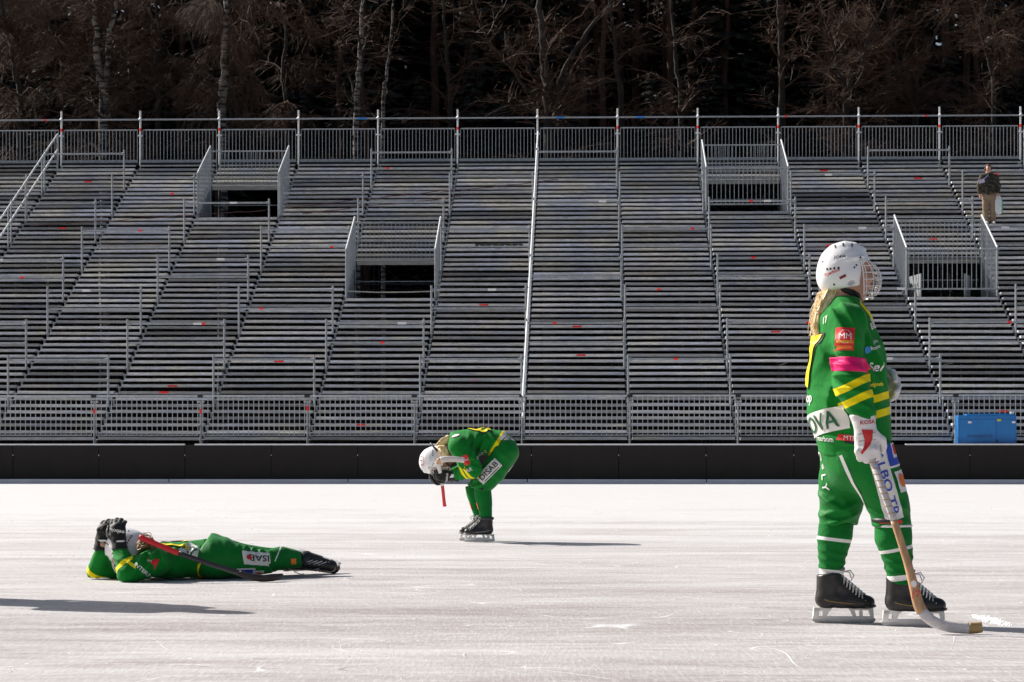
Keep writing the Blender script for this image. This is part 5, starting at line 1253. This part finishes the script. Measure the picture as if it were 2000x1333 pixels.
    pt = F.skin(q, 'pants', M_PANTS, 0.0065, attrs={'stripe': lambda P: -np.ones(len(P))}, keep_bvh='p')
    n2 = Vector((.0, -1, .25))
    F.decal(rect(.175, .080, 14, 7, skew=-.1), 'p', p3(505, 1090, 12.8), n2, Vector((-.05, 0, 1)), 'thigh_panel', M_PANEL, pt, .005); F.decal(text('DISAB', .038, .012, 0, 1.15), 'p', p3(513, 1089, 12.8), n2, Vector((.05, 0, -1)), 'lettering', M_PRINT_K, pt, .009); F.decal(disc(.016, 7, 2), 'p', p3(488, 1090, 12.8), n2, Vector((0, 0, 1)), 'panel_mark', M_PRINT_R, pt, .009)
    F.decal(rect(.105, .036, 8, 4, skew=.3), 'p', p3(480, 1116, 12.8), Vector((0, -1, 0)), Vector((0, 0, 1)), 'pants_patch', M_PRINT_W, pt, .005); F.decal(rect(.08, .022, 8, 3, skew=.3), 'p', p3(480, 1117, 12.8), Vector((0, -1, 0)), Vector((0, 0, 1)), 'patch_mark', M_PRINT_B, pt, .009)
    F.decal(rect(.055, .026, 5, 3, skew=.3), 'p', p3(504, 1120, 12.8), Vector((0, -1, 0)), Vector((0, 0, 1)), 'pants_patch', M_PRINT_W, pt, .005); F.decal(rect(.03, .012, 4, 2, skew=.3), 'p', p3(504, 1121, 12.8), Vector((0, -1, 0)), Vector((0, 0, 1)), 'patch_mark', M_PRINT_O, pt, .009)
    for a, Ys in (([(526, 1095), (550, 1091), (570, 1092), (590, 1094)], (12.94, 12.99, 13.03, 13.08)), ([(528, 1093), (550, 1091), (570, 1092), (592, 1093)], (13.17, 13.22, 13.26, 13.31))):
        k = Sdf(); pts = [p3(x, y, Y) for (x, y), Y in zip(a, Ys)]; k.chain(pts, [.066, .072, .060, .046], 0.03); k.cut(pts[-1], (1, 0, 0)); k.cut(pts[0], (-1, 0, 0)); k.rumple(.002, 22, 5)
        x0 = p3(549, 0, 12.95).x; sk = F.skin(k, 'sock', M_SOCK, 0.0075, attrs={'stripe': lambda P: np.minimum(smin_band(P[:, 0]+.6*np.abs(P[:, 2]-.2)**1.3, x0, .004), P[:, 2]-.10)}, keep_bvh='s')
        F.decal(rect(.028, .035, 3, 3), 's', p3(574, 1097, Ys[2]-.05), Vector((0, -1, 0)), Vector((0, 0, 1)), 'sock_badge', M_PRINT_O, sk, .005)
    for a_, b2_ in (((586, 1094, 13.07), (602, 1092, 13.10)), ((588, 1093, 13.30), (604, 1092, 13.33))): F.put(MB().path([p3(*a_), p3(*b2_)], [.047, .050], 10), 'ankle_cuff', M_BOOT)
    skate(F, p3(603, 1088, 13.15), Vector((.93, -.22, -.30)), Vector((.05, -.90, -.42)), 'plain', .97, 0.0075, 1.25)
    skate(F, p3(606, 1090, 13.38), Vector((.93, .1, -.32)), Vector((.05, -.85, -.5)), 'plain', .97, 0.0075, 1.25)
    hl = helmet(F, T, B, SC, fwd, up, 0.006)
    rr = random.Random(18); mb = MB()
    hair_core(F, [p3(271, 1068, 12.68), p3(282, 1062, 12.68), p3(292, 1062, 12.70), p3(301, 1070, 12.72)], [.036, .044, .040, .018], M_HAIRD, None, 1.0, .008)
    for i in range(260):
        a = rr.uniform(-1, 1); b_ = rr.uniform(-1, 1); Y_ = 12.66+rr.uniform(-.08, .12)
        pts = [p3(270+a*3, 1066+b_*9, Y_), p3(280+a*6, 1061+b_*10, Y_-.02), p3(290+b_*7, 1060+a*10, Y_), p3(300+a*7, 1069+b_*11, Y_+.01)]
        C_ = catmull(pts, 4); mb.path(C_, [.0024*(1-.6*t) for t in np.linspace(0, 1, len(C_))], 3, caps=False)
    for i in range(14):
        Y_ = 12.66+rr.uniform(-.06, .1); mb.path(catmull([p3(272, 1056, Y_), p3(277+rr.uniform(-4, 8), 1047+rr.uniform(-4, 4), Y_), p3(287+rr.uniform(-8, 8), 1043+rr.uniform(-4, 6), Y_), p3(296+rr.uniform(-8, 6), 1052+rr.uniform(-6, 6), Y_)], 4), .0013, 3, caps=False)
    F.put(mb, 'hair_strands', M_HAIRD)
    g, G = glove(F, p3(233, 1061, 12.57), Vector((-.12, .0, 1)), Vector((.1, 1, .1)), [.45, .65, .5], M_GLOVE_K, cuff=.040, size=.98, thumb=1, res=.006, spread=.10, forearm=Vector((.12, -.12, -1)))
    F.decal(text('Reebok', .022, .012, 0, 1.1), 'tmp_glove', p3(229, 1038, 12.5), Vector((0, -1, .1)), Vector((-.2, 0, -1)), 'lettering', M_PRINT_W, g, .004); F.decal(rect(.055, .010, 5, 2, skew=2.2), 'tmp_glove', p3(236, 1058, 12.5), Vector((0, -1, 0)), Vector((0, 0, 1)), 'glove_mark', M_PRINT_W, g, .004); F.decal(rect(.05, .008, 5, 2, skew=-2.2), 'tmp_glove', p3(236, 1058, 12.5), Vector((0, -1, 0)), Vector((0, 0, 1)), 'glove_mark', M_PRINT_W, g, .005)
    g, G = glove(F, p3(198, 1062, 12.72), Vector((.26, -.10, 1)), Vector((.3, .9, .1)), [.45, .6, .5], M_GLOVE_K, cuff=.040, size=.98, thumb=-1, res=.006, spread=.06, forearm=Vector((-.05, .1, -1)))
    F.decal(rect(.05, .012, 5, 2, skew=-1.6), 'tmp_glove', p3(198, 1057, 12.66), Vector((-.2, -1, 0)), Vector((0, 0, 1)), 'glove_mark', M_PRINT_W, g, .004)
    return F
F3 = build_lying()
keys = [(px(272, 1049, 12.52), .0165), (px(310, 1065, 12.50), .0165), (px(349, 1081, 12.48), .0165), (px(405, 1100, 12.47), .0150), (px(455, 1116, 12.46), .0155), (px(485, 1125.5, 12.455), .020), (px(510, 1130, 12.46), .022), (px(532, 1128.5, 12.49), .023), (px(552, 1126, 12.56), .017)]
P_, r_ = interp_path(keys, 6)
stick_thing('dark stick with red grip resting across the back of the lying player', P_, r_, [('red_grip', 0, 12, M_STICK_R), ('shaft', 12, 26, M_STICK_K), ('blade', 26, 48, simple('dark_blade', (.030, .022, .020, 1), .6, var=.3, scale=30))], (Vector((0, -1, 0.1)), 0.42), P_[-1])
# ================================================================== SPECTATOR
def build_spectator():
    kk = min(range(NROW), key=lambda k: abs(Y_HOR-F_PX*(row_z(k)-H_CAM)/(D0+row_w(k))-441))
    u = to_uw(1931, row_w(kk)+.16); base = S(u, row_w(kk)+.16, row_z(kk)+.036); Yp = base.y; z0 = base.z
    F = Fig('person', 'spectator in camouflage jacket and tan trousers standing on the upper steps with a shopping bag', 'person', base)
    def p(x, z, dy=0.0): return Vector((base.x+x, Yp+dy, z0+z))
    s = Sdf(); Hc = p(-.02, 1.66, -.02); fwd = Vector((.12, -1, -.12)); up = Vector((0, -.1, 1))
    s, T, B = head(F, Hc, fwd, up, .01, .98)
    s.chain([p(-.01, 1.57), p(0, 1.45)], [.055, .075], .04); s.chain([p(0, 1.42), p(0, 1.2), p(0, .95)], [.10, .11, .12], .06, (1, 0, 0), [1.6, 1.4, 1.2])
    RA = [p(-.19, 1.40), p(-.29, 1.12), p(-.27, .87, -.06)]; LA = [p(.19, 1.40), p(.29, 1.13), p(.25, .90, -.08)]
    for a in (RA, LA): s.chain(a, [.055, .045, .035], .04); s.ell(a[2]+Vector((0, 0, -.06)), (.028, .04, .055), None, .03)
    RL = [p(-.095, .90), p(-.10, .48, -.02), p(-.085, .06)]; LL = [p(.095, .90), p(.12, .48, -.03), p(.12, .06, -.02)]
    for a in (RL, LL): s.chain(a, [.095, .06, .04], .04)
    b_ = F.skin(s, 'body', M_SKIN, .012); eyes(F, T, .98, b_)
    cam_m = simple('camo_base', (.018, .017, .012, 1), .85, var=.2)
    m, n, l, bs = nodes_of('camouflage_jacket'); tc = n.new('ShaderNodeTexCoord'); nz = n.new('ShaderNodeTexNoise'); nz.inputs['Scale'].default_value = 11; nz.inputs['Detail'].default_value = 2; nz.inputs['Distortion'].default_value = .8; l.new(tc.outputs['Object'], nz.inputs['Vector'])
    cr = n.new('ShaderNodeValToRGB'); cr.color_ramp.interpolation = 'CONSTANT'; e = cr.color_ramp.elements; e[0].color = (.014, .015, .010, 1); e[1].position = .50; e[1].color = (.045, .040, .022, 1); e3 = e.new(.58); e3.color = (.11, .075, .038, 1); e4 = e.new(.63); e4.color = (.02, .02, .014, 1)
    l.new(nz.outputs[0], cr.inputs[0]); l.new(cr.outputs[0], bs.inputs['Base Color']); bs.inputs['Roughness'].default_value = .85
    j = Sdf(); j.chain([p(0, 1.50), p(0, 1.42), p(0, 1.20), p(0, .98), p(0, .88)], [.07, .125, .155, .160, .150], .05, (1, 0, 0), [1.1, 1.65, 1.4, 1.3, 1.3])
    j.chain(RA[:2]+[p(-.275, .93, -.05)], [.085, .078, .062], .05); j.chain(LA[:2]+[p(.255, .95, -.07)], [.085, .078, .062], .05); j.cut(p(0, .86), (0, 0, -1)); j.rumple(.008, 12, 2); j.fold(p(0, 1.05, -.15), (0, 0, 1), .12, .012, .25, 1, 0, 2)
    jr = F.skin(j, 'jacket', m, .012, keep_bvh='j')
    q = Sdf(); q.chain([p(0, .92), p(0, .84)], [.135, .14], .04, (1, 0, 0), 1.25); q.chain(RL[:2]+[p(-.085, .09)], [.115, .092, .085], .03); q.chain(LL[:2]+[p(.12, .09, -.02)], [.115, .092, .085], .03); q.cut(p(0, .055), (0, 0, -1)); q.rumple(.006, 14, 3)
    F.skin(q, 'trousers', simple('tan_trousers', (.24, .165, .105, 1), .85, var=.15), .012)
    for x, dy in ((-.085, -.05), (.12, -.07)):
        k = Sdf(); k.chain([p(x, .055, dy+.07), p(x, .04, dy-.06), p(x, .035, dy-.14)], [.045, .045, .038], .02); k.cut(p(x, 0, 0), (0, 0, -1)); F.skin(k, 'shoe', simple('pale_shoe', (.55, .52, .50, 1), .6), .01)
    h = Sdf(); h.ell(T(-.018, 0, .025), (.104, .085, .098), np.array(basis(fwd, up)), .02); h.box(T(.09, 0, -.06), np.array((.075, .2, .11)), np.array(basis(fwd, up)), .03, .01, 's'); h.rumple(.004, 30, 2); F.skin(h, 'hair', simple('reddish_hair', (.16, .07, .045, 1), .7, var=.4, scale=40), .01)
    for sg in (1, -1): F.put(MB().ball(T(-.01, sg*.09, -.03), (.03, .03, .04), 8, 6), 'headphone', M_PRINT_K)
    F.put(MB().path(catmull([T(-.01, .092, -.02), T(-.01, .07, .09), T(-.01, 0, .125), T(-.01, -.07, .09), T(-.01, -.092, -.02)], 4), .010, 6), 'headband', M_PRINT_K)
    lil = simple('lilac_lanyard', (.30, .28, .62, 1), .6)
    mb = MB(); mb.path(catmull([p(-.02, 1.47, -.10), p(-.09, 1.40, -.18), p(-.17, 1.33, -.20), p(-.23, 1.27, -.20)], 4), .014, 6, flat=(Vector((0, -1, 0)), .3)); F.put(mb, 'lanyard', lil, jr)
    F.put(MB().bbox(p(-.25, 1.25, -.21), (.17, .012, .10), .004, Matrix.Rotation(R(-15), 3, 'Y')), 'badge_card', simple('badge', (.50, .48, .68, 1), .5, var=.1), jr, False)
    bag = thing('shopping_bag', 'white and green plastic shopping bag hanging from the spectator hand', 'bag', p(.27, .84, -.08))
    def loc(v): return Vector(v)
    k = Sdf(); k.chain([(0, 0, -.05), (0, 0, -.18), (0, 0, -.36), (.01, 0, -.44)], [.07, .125, .14, .12], .03, (0, 1, 0), .35); k.rumple(.006, 22, 6)
    P, Q = k.mesh(.012); me = bpy.data.meshes.new('bag_body'); me.from_pydata([tuple(a) for a in P], [], [tuple(int(i) for i in a) for a in Q]); me.materials.append(simple('white_plastic', (.66, .68, .68, 1), .45, var=.1)); me.materials.append(simple('green_plastic', (.04, .38, .26, 1), .45))
    me.polygons.foreach_set('material_index', [1 if f.center.x > .085 else 0 for f in me.polygons]); me.polygons.foreach_set('use_smooth', [True]*len(me.polygons)); link('bag_body', me, bag)
    MB().path(catmull([(-.04, 0, -.07), (-.02, 0, .0), (0, 0, .02), (.03, 0, -.01), (.05, 0, -.07)], 4), .008, 5).build('bag_handle', simple('white_plastic', (0, 0, 0, 1)), bag, True)
build_spectator()
# a fourth player stands outside the view and throws the shadow seen beside the lying player
def copy_tree(o, parent=None):
    c = o.copy(); COL.objects.link(c)
    if parent: c.parent = parent
    for ch in o.children: copy_tree(ch, c)
    return c
c4 = copy_tree(F1.root); c4.location = (-3.35, 11.30, 0); c4.rotation_euler = (0, 0, R(150))
c4['label'] = 'player in green kit outside the view whose shadow falls beside the lying player'
# scuffed lump of shaved ice by the blade of the standing player
rr = random.Random(4); mb = MB(); c0 = px(1936, 1212, .76*4200/(1212-882))
for i in range(260):
    a = rr.uniform(0, 6.28); d = rr.random()**.8; mb.ball((c0.x+d*.055*math.cos(a), c0.y+d*.34*math.sin(a), .0005), (rr.uniform(.002, .008)*(1.3-d), rr.uniform(.01, .05)*(1.3-d), rr.uniform(.001, .0045)), 5, 3)
tag(mb.build('shaved_snow', simple('shaved_ice', (.82, .83, .84, 1), .8, var=.05), None, True), 'small white smear of shaved ice beside the wooden stick blade', 'shaved ice', None, 'stuff')

# lettering on the blue cabinet
_t, _cw, _zc = LETTER_SPOT
for body, x, z, hh in (('RAMIRENT', _cw*.38, _zc*.70-.02, .075), ):
    fl = text(body, hh, .012, 0, 1.15, 1.0); mb = MB(); mb.add([(x+u, -.2295, z+v) for u, v in fl[0]], fl[1]); mb.build('lettering', M_CABD, _t)

# loose ice chips scattered over the rink
rr = random.Random(9); mb = MB()
for i in range(3600):
    Y_ = 7.4+22*rr.random()**1.6; X_ = rr.uniform(-.26, .26)*Y_; 
    if rr.random() < .55: a_ = rr.uniform(0, 6.28); X_ = (round(X_*1.1)/1.1)+.35*rr.gauss(0, 1); Y_ = max(7.4, (round(Y_*.7)/.7)+.5*rr.gauss(0, 1))
    s_ = rr.uniform(.0014, .0036)*(1.7 if rr.random() < .05 else 1)*(Y_/11)**.5; p = Vector((X_, Y_, 0)); h_ = s_*rr.uniform(.7, 1.5); q_ = rr.uniform(0, 1.5)
    c_ = [p+Vector((math.cos(q_+k*1.571)*s_*rr.uniform(.8, 2.2), math.sin(q_+k*1.571)*s_*1.6, 0)) for k in range(4)]+[p+Vector((0, 0, h_))]
    mb.add(c_, [(0, 1, 4), (1, 2, 4), (2, 3, 4), (3, 0, 4)])
_m, _n, _l, _b = nodes_of('ice_chip'); _t2 = _n.new('ShaderNodeBsdfTranslucent'); _t2.inputs[0].default_value = (.95, .96, .97, 1); _mx = _n.new('ShaderNodeMixShader'); _mx.inputs[0].default_value = .62
_nz = _n.new('ShaderNodeTexNoise'); _nz.inputs['Scale'].default_value = 40; _cr = _n.new('ShaderNodeValToRGB'); _cr.color_ramp.elements[0].color = (.8, .8, .82, 1); _cr.color_ramp.elements[1].color = (.92, .92, .93, 1); _l.new(_nz.outputs[0], _cr.inputs[0]); _l.new(_cr.outputs[0], _b.inputs['Base Color'])
_l.new(_b.outputs[0], _mx.inputs[1]); _l.new(_t2.outputs[0], _mx.inputs[2]); _l.new(_mx.outputs[0], _n['Material Output'].inputs['Surface'])
tag(mb.build('ice_shavings', _m), 'loose white ice chips scattered all over the rink', 'ice shavings', None, 'stuff')
# ================================================================== FOREST
M_BIRCH = None
def birch_mat():
    m, n, l, b = nodes_of('birch_bark')
    tc = n.new('ShaderNodeTexCoord'); mp = n.new('ShaderNodeMapping'); mp.inputs['Scale'].default_value = (2.0, 2.0, 9.0); l.new(tc.outputs['Object'], mp.inputs[0])
    nz = n.new('ShaderNodeTexNoise'); nz.inputs['Scale'].default_value = 1.1; nz.inputs['Detail'].default_value = 5; l.new(mp.outputs[0], nz.inputs['Vector'])
    cr = n.new('ShaderNodeValToRGB'); e = cr.color_ramp.elements; e[0].position = 0.42; e[0].color = (0.020, 0.017, 0.016, 1); e[1].position = 0.55; e[1].color = (0.27, 0.235, 0.205, 1)
    l.new(nz.outputs[0], cr.inputs[0]); l.new(cr.outputs[0], b.inputs['Base Color']); b.inputs['Roughness'].default_value = 0.85
    return m
M_BIRCH = birch_mat()
M_BARK = simple('dark_bark', (0.034, 0.025, 0.019, 1), 0.9, var=0.5, scale=3, stretch=(3, 3, 0.7))
M_PINEBARK = simple('pine_bark', (0.060, 0.026, 0.014, 1), 0.9, var=0.5, scale=3, stretch=(3, 3, 0.7))
M_TWIG = simple('brown_twigs', (0.085, 0.042, 0.022, 1), 0.75, var=0.4, scale=0.6)
M_NEEDLE = simple('dark_needles', (0.009, 0.011, 0.006, 1), 0.8, var=0.5, scale=1.2)
def bare_tree(name, stems, crown_lo, crown_hi, n_br, twig_n, seed, label, group, bark=None, droop=0.0, loc=None, bshow=1.0):
    """stems: list of (list of local points, base radius); branches and twigs spread over the height range"""
    rr = random.Random(seed); bark = bark or M_BARK
    t = thing(name, label, 'tree', loc, 0, group)
    st = MB(); br = MB(); tw = MB()
    for pts, r in stems:
        P = catmull(pts, 6); n_ = len(P)
        P = [p+Vector((rr.uniform(-1, 1), rr.uniform(-1, 1), 0))*r*0.25 for p in P]
        rad = [max(0.02, r*(1-0.75*i/(n_-1))) for i in range(n_)]
        st.path(P, rad, 9)
        H = P[-1].z
        for q in range(n_br):
            z = rr.uniform(crown_lo, min(crown_hi, H*0.97))
            i = min(range(n_), key=lambda a: abs(P[a].z-z)); p0 = P[i]
            an = rr.uniform(0, 2*math.pi); ln = rr.uniform(1.2, 3.6)*(1-0.45*z/max(H, 1))
            d = Vector((math.cos(an), math.sin(an)*0.8, rr.uniform(0.25, 1.1))).normalized()
            pts2 = [p0]; p = p0.copy(); dd_ = d.copy()
            for s_ in range(5):
                dd_ = (dd_+Vector((rr.uniform(-.3, .3), rr.uniform(-.3, .3), rr.uniform(-.25, .25)-droop*s_*0.16))).normalized()
                p = p+dd_*ln/5; pts2.append(p.copy())
            r0 = min(rad[i]*0.45, 0.016*ln+0.008)
            br.path(pts2, [r0*(1-0.8*a/5)+0.004 for a in range(6)], 4, caps=False)
            for w_ in range(twig_n):
                b0 = pts2[rr.randint(1, 5)]; tl = rr.uniform(0.35, 1.15)
                td = (dd_*0.7+Vector((rr.uniform(-1, 1), rr.uniform(-.9, .9), rr.uniform(-.5, .7)-droop*0.9))).normalized()
                m1 = b0+td*tl*0.5+Vector((rr.uniform(-.08, .08), rr.uniform(-.08, .08), -droop*0.08)); m2 = b0+td*tl+Vector((rr.uniform(-.1, .1), rr.uniform(-.1, .1), -droop*0.35))
                tw.path([b0, m1, m2], [0.0085, 0.006, 0.003], 3, caps=False)
                for x_ in range(3):
                    c0 = b0.lerp(m2, rr.uniform(0.25, 0.95)); cd = (td+Vector((rr.uniform(-1, 1), rr.uniform(-1, 1), rr.uniform(-.8, .6)-droop*0.5))).normalized()
                    tw.path([c0, c0+cd*rr.uniform(0.12, 0.4)], [0.0055, 0.0025], 3, caps=False)
    st.build('trunk', bark, t, smooth=True); tag(br.build('branches', M_TWIG if bark is not M_BIRCH else M_BARK, t), kind='stuff'); tag(tw.build('twigs', M_TWIG, t), kind='stuff')
    return t
def stem(loc, spec):
    """stem points from photo pixels at the tree's depth, continued below and above the frame"""
    out = []
    for pxs, r in spec:
        w_ = [px(x, y, loc.y)-loc for x, y in pxs]
        base = Vector((w_[0].x*0.6, 0, -0.3)); top = w_[-1]+(w_[-1]-w_[-2])*0.9+Vector((0, 0, 1.2))
        out.append(([base]+w_+[top], r))
    return out
def at_ground(xp, Y):
    x = (xp-1000)*Y/F_PX; return Vector((x, Y, hill_z(x, Y)))
specs = [
 ('birch', 205, 77, [([(203,235),(193,150),(188,60),(185,0)], .19), ([(204,230),(210,150),(214,70),(226,0)], .17)], M_BIRCH, 'twin-stemmed pale birch behind the stand nearest the lying player end', 30, 26, 0.2),
 ('birch', 437, 76, [([(434,250),(438,150),(440,80),(443,0)], .20)], M_BIRCH, 'thick grey birch with drooping brown twigs above the upper stair opening', 34, 34, 0.8),
 ('birch', 700, 78, [([(697,250),(700,160),(704,80),(709,0)], .14)], M_BIRCH, 'slim straight white birch, third birch from the lying player end', 18, 18, 0.2),
 ('birch', 752, 79, [([(748,240),(755,150),(763,80),(768,0)], .09)], M_BIRCH, 'thinnest birch, leaning, just beside the slim straight one', 12, 14, 0.2),
 ('bare_tree', 1075, 77, [([(1073,260),(1068,160),(1060,80),(1052,0)], .25), ([(1078,255),(1090,170),(1115,110),(1160,45),(1195,0)], .12), ([(1070,240),(1030,180),(990,120),(955,85)], .08)], M_BARK, 'stout forked bare tree rising behind the top of the long handrail', 24, 16, 0.1),
 ('bare_tree', 1522, 79, [([(1526,220),(1525,130),(1522,60),(1520,0)], .13)], M_BARK, 'slender grey trunk above the standing player helmet', 16, 16, 0.1),
 ('bare_tree', 130, 80, [([(160,230),(130,160),(110,80),(80,0)], .12)], M_BARK, 'leaning bare tree with a dense brown twig crown by the twin birch', 30, 46, 0.5),
 ('bare_tree', 30, 78, [([(40,235),(30,150),(20,80),(0,0)], .14)], M_BARK, 'bushy bare tree at the very end of the wood past the twin birch', 34, 48, 0.6),
 ('bare_tree', 300, 79, [([(310,235),(300,150),(312,80),(305,0)], .12)], M_BARK, 'dark bare tree with brown twigs between the twin birch and the thick birch', 28, 46, 0.5),
 ('bare_tree', 560, 80, [([(560,240),(552,150),(560,70),(548,0)], .12)], M_BARK, 'twiggy bare tree between the thick birch and the slim birch', 24, 34, 0.5),
 ('bare_tree', 365, 82, [([(430,235),(405,160),(380,100),(362,40),(355,0)], .08)], M_BARK, 'thin trunk leaning away from the thick grey birch', 14, 26, 0.4),
 ('bare_tree', 1640, 78, [([(1650,225),(1640,150),(1625,80),(1600,0)], .09), ([(1655,220),(1680,140),(1700,60),(1730,0)], .08)], M_BARK, 'spreading two-stemmed bare tree beside the slender grey trunk', 26, 28, 0.1),
 ('bare_tree', 1800, 80, [([(1790,220),(1800,140),(1830,60),(1850,0)], .09), ([(1785,220),(1760,150),(1745,60),(1735,0)], .07)], M_BARK, 'bare tree with fine upswept twigs above the spectator side', 28, 30, 0.1),
 ('bare_tree', 1930, 77, [([(1940,215),(1935,140),(1915,60),(1900,0)], .10)], M_BARK, 'pale-twigged bare tree at the end of the wood above the spectator', 30, 40, 0.2),
 ('bare_tree', 880, 82, [([(880,240),(876,150),(870,70),(866,0)], .12)], M_BARK, 'dark bare tree halfway between slim birches and the stout forked tree', 20, 22, 0.3),
 ('bare_tree', 1330, 81, [([(1330,225),(1322,140),(1316,60),(1310,0)], .12)], M_BARK, 'dark bare tree halfway between the stout forked tree and the slender trunk', 20, 18, 0.2),
 ('bare_tree', 1215, 80, [([(1215,235),(1206,150),(1200,70),(1190,0)], .13)], M_BARK, 'dark trunk just past the stout forked tree', 14, 16, 0.2),
]
for i, (nm, xp, Y, sp, bark, labl, nb, tn, dr) in enumerate(specs):
    loc = at_ground(xp, Y)
    lo = H_CAM+(Y_HOR-300)*Y/F_PX-loc.z; hi = H_CAM+(Y_HOR+90)*Y/F_PX-loc.z
    bare_tree(nm, stem(loc, sp), lo, hi, nb, tn, 40+i, labl, 'bare trees behind the stand' if nm == 'bare_tree' else 'birches behind the stand', bark, dr, loc)
# pines with tall bare trunks and dark spruces deeper in
def pine_meshes(seed):
    rr = random.Random(seed); st = MB(); Ht = 19+rr.random()*4
    P = [Vector((rr.uniform(-.12, .12)*i/3, rr.uniform(-.12, .12)*i/3, Ht*i/10-0.4)) for i in range(11)]
    st.path(P, [0.19*(1-0.07*i) for i in range(11)], 7)
    for q in range(22):
        z = rr.uniform(3, Ht*0.7); an = rr.uniform(0, 6.28); ln = rr.uniform(0.5, 2.2)
        p0 = Vector((0, 0, z)); p1 = p0+Vector((math.cos(an)*ln, math.sin(an)*ln, rr.uniform(-.5, .4))); st.path([p0, p0.lerp(p1, .5)+Vector((0, 0, .1)), p1], [.025, .016, .006], 4, caps=False)
    cr = MB()
    for q in range(900):
        z = Ht*rr.uniform(0.62, 1.0); rad = 2.3*(1-(z/Ht-0.62)/0.45)**0.6*math.sqrt(rr.random()); an = rr.uniform(0, 6.28)
        c = Vector((rad*math.cos(an), rad*math.sin(an), z)); s_ = rr.uniform(.12, .34)
        a = Vector((rr.uniform(-1, 1), rr.uniform(-1, 1), rr.uniform(-.6, .6))).normalized()*s_; b2 = Vector((rr.uniform(-1, 1), rr.uniform(-1, 1), rr.uniform(-.6, .6))).normalized()*s_*0.6
        cr.add([c-a, c+b2, c+a, c-b2], [(0, 1, 2, 3)])
    return st.mesh('trunk', M_PINEBARK, True), cr.mesh('crown', M_NEEDLE)
def spruce_meshes(seed):
    rr = random.Random(seed); Ht = 17+rr.random()*5; st = MB().path([(0, 0, -.4), (0, 0, Ht*.5), (0, 0, Ht)], [.2, .12, .02], 6)
    cr = MB()
    z = 1.2
    while z < Ht-0.2:
        rad = 2.9*(1-z/Ht)**0.75+0.25; nb = int(7+rad*3)
        for q in range(nb):
            an = rr.uniform(0, 6.28); ln = rad*rr.uniform(0.65, 1.1); d = Vector((math.cos(an), math.sin(an), 0)); sd_ = Vector((-d.y, d.x, 0))
            m_ = 4
            for s_ in range(m_):
                a0 = ln*s_/m_; a1 = ln*(s_+1.25)/m_; wd = 0.34*(1-0.5*s_/m_)*rr.uniform(.6, 1.3)
                z0 = z-0.28*a0-rr.uniform(0, .15); z1 = z-0.28*a1-rr.uniform(.05, .3)
                p0 = d*a0+Vector((0, 0, z0)); p1 = d*a1+Vector((0, 0, z1)); pm_ = (p0+p1)/2
                cr.add([p0, pm_+sd_*wd+Vector((0, 0, -.12)), p1, pm_-sd_*wd+Vector((0, 0, -.12))], [(0, 1, 2, 3)])
        z += rr.uniform(0.32, 0.55)
    return st.mesh('trunk', M_BARK, True), cr.mesh('crown', M_NEEDLE)
pines = [pine_meshes(i) for i in range(3)]; spr = [spruce_meshes(10+i) for i in range(4)]
rf = random.Random(77)
RANK = ['first', 'second', 'third', 'fourth', 'fifth', 'last']
def plant(kind, x, Y, rank=0):
    ms = rf.choice(pines if kind == 'pine_tree' else spr)
    t = thing(kind, 'tall dark pine with a bare reddish trunk standing in the wood' if kind == 'pine_tree' else f'dark dense spruce in the {RANK[rank]} rank of the wood behind the stand', 'tree', (x, Y, hill_z(x, Y)), rf.uniform(0, 6.28), 'pines in the wood' if kind == 'pine_tree' else 'spruces deep in the wood')
    s_ = rf.uniform(0.85, 1.2)*(.55 if Y < 89 and kind != 'pine_tree' else 1); t.scale = (s_, s_, s_*rf.uniform(.9, 1.15))
    link('trunk', ms[0], t); link('crown', ms[1], t)
for i in range(30):
    Y = rf.uniform(84, 98); plant('pine_tree', (i+rf.uniform(-.4, .4)-14.5)*1.7*Y/90, Y)
for row, (Y0_, xa, xb, sp_) in enumerate([(84.5, -52, 27, 2.4), (93, -50, 28, 2.2), (101, -48, 28, 2.3), (110, -48, 32, 2.5), (121, -44, 34, 2.9), (134, -42, 40, 3.6)]):  # short first rank and unseen end trees added to block sun under the stand
    x = xa
    while x < xb:
        Yp_ = Y0_+rf.uniform(-2.5, 3.5); xx_ = x+rf.uniform(-.7, .7); pxx = 1000+xx_*F_PX/Yp_
        gap = 1110 < pxx < 1350 or 890 < pxx < 930 or 1890 < pxx < 1920
        if row == 0: plant('spruce_tree', xx_, Yp_, row)
        elif gap:
            plant('pine_tree' if rf.random() < .8 else 'spruce_tree', xx_, Yp_, row); plant('pine_tree', xx_+rf.uniform(-1.2, 1.2), Yp_+rf.uniform(1, 4), row)
        else: plant('pine_tree' if rf.random() < .3 else 'spruce_tree', xx_, Yp_, row)
        x += sp_

x = -14
while x < 44:
    plant('pine_tree', x, 152+rf.uniform(-5, 5), 5); x += rf.uniform(.7, 1.5)

for pxx, Yp_ in ((1205, 116), (1262, 124), (1318, 118), (1150, 122)): plant('spruce_tree', (pxx-1000)*Yp_/F_PX, Yp_, 4)
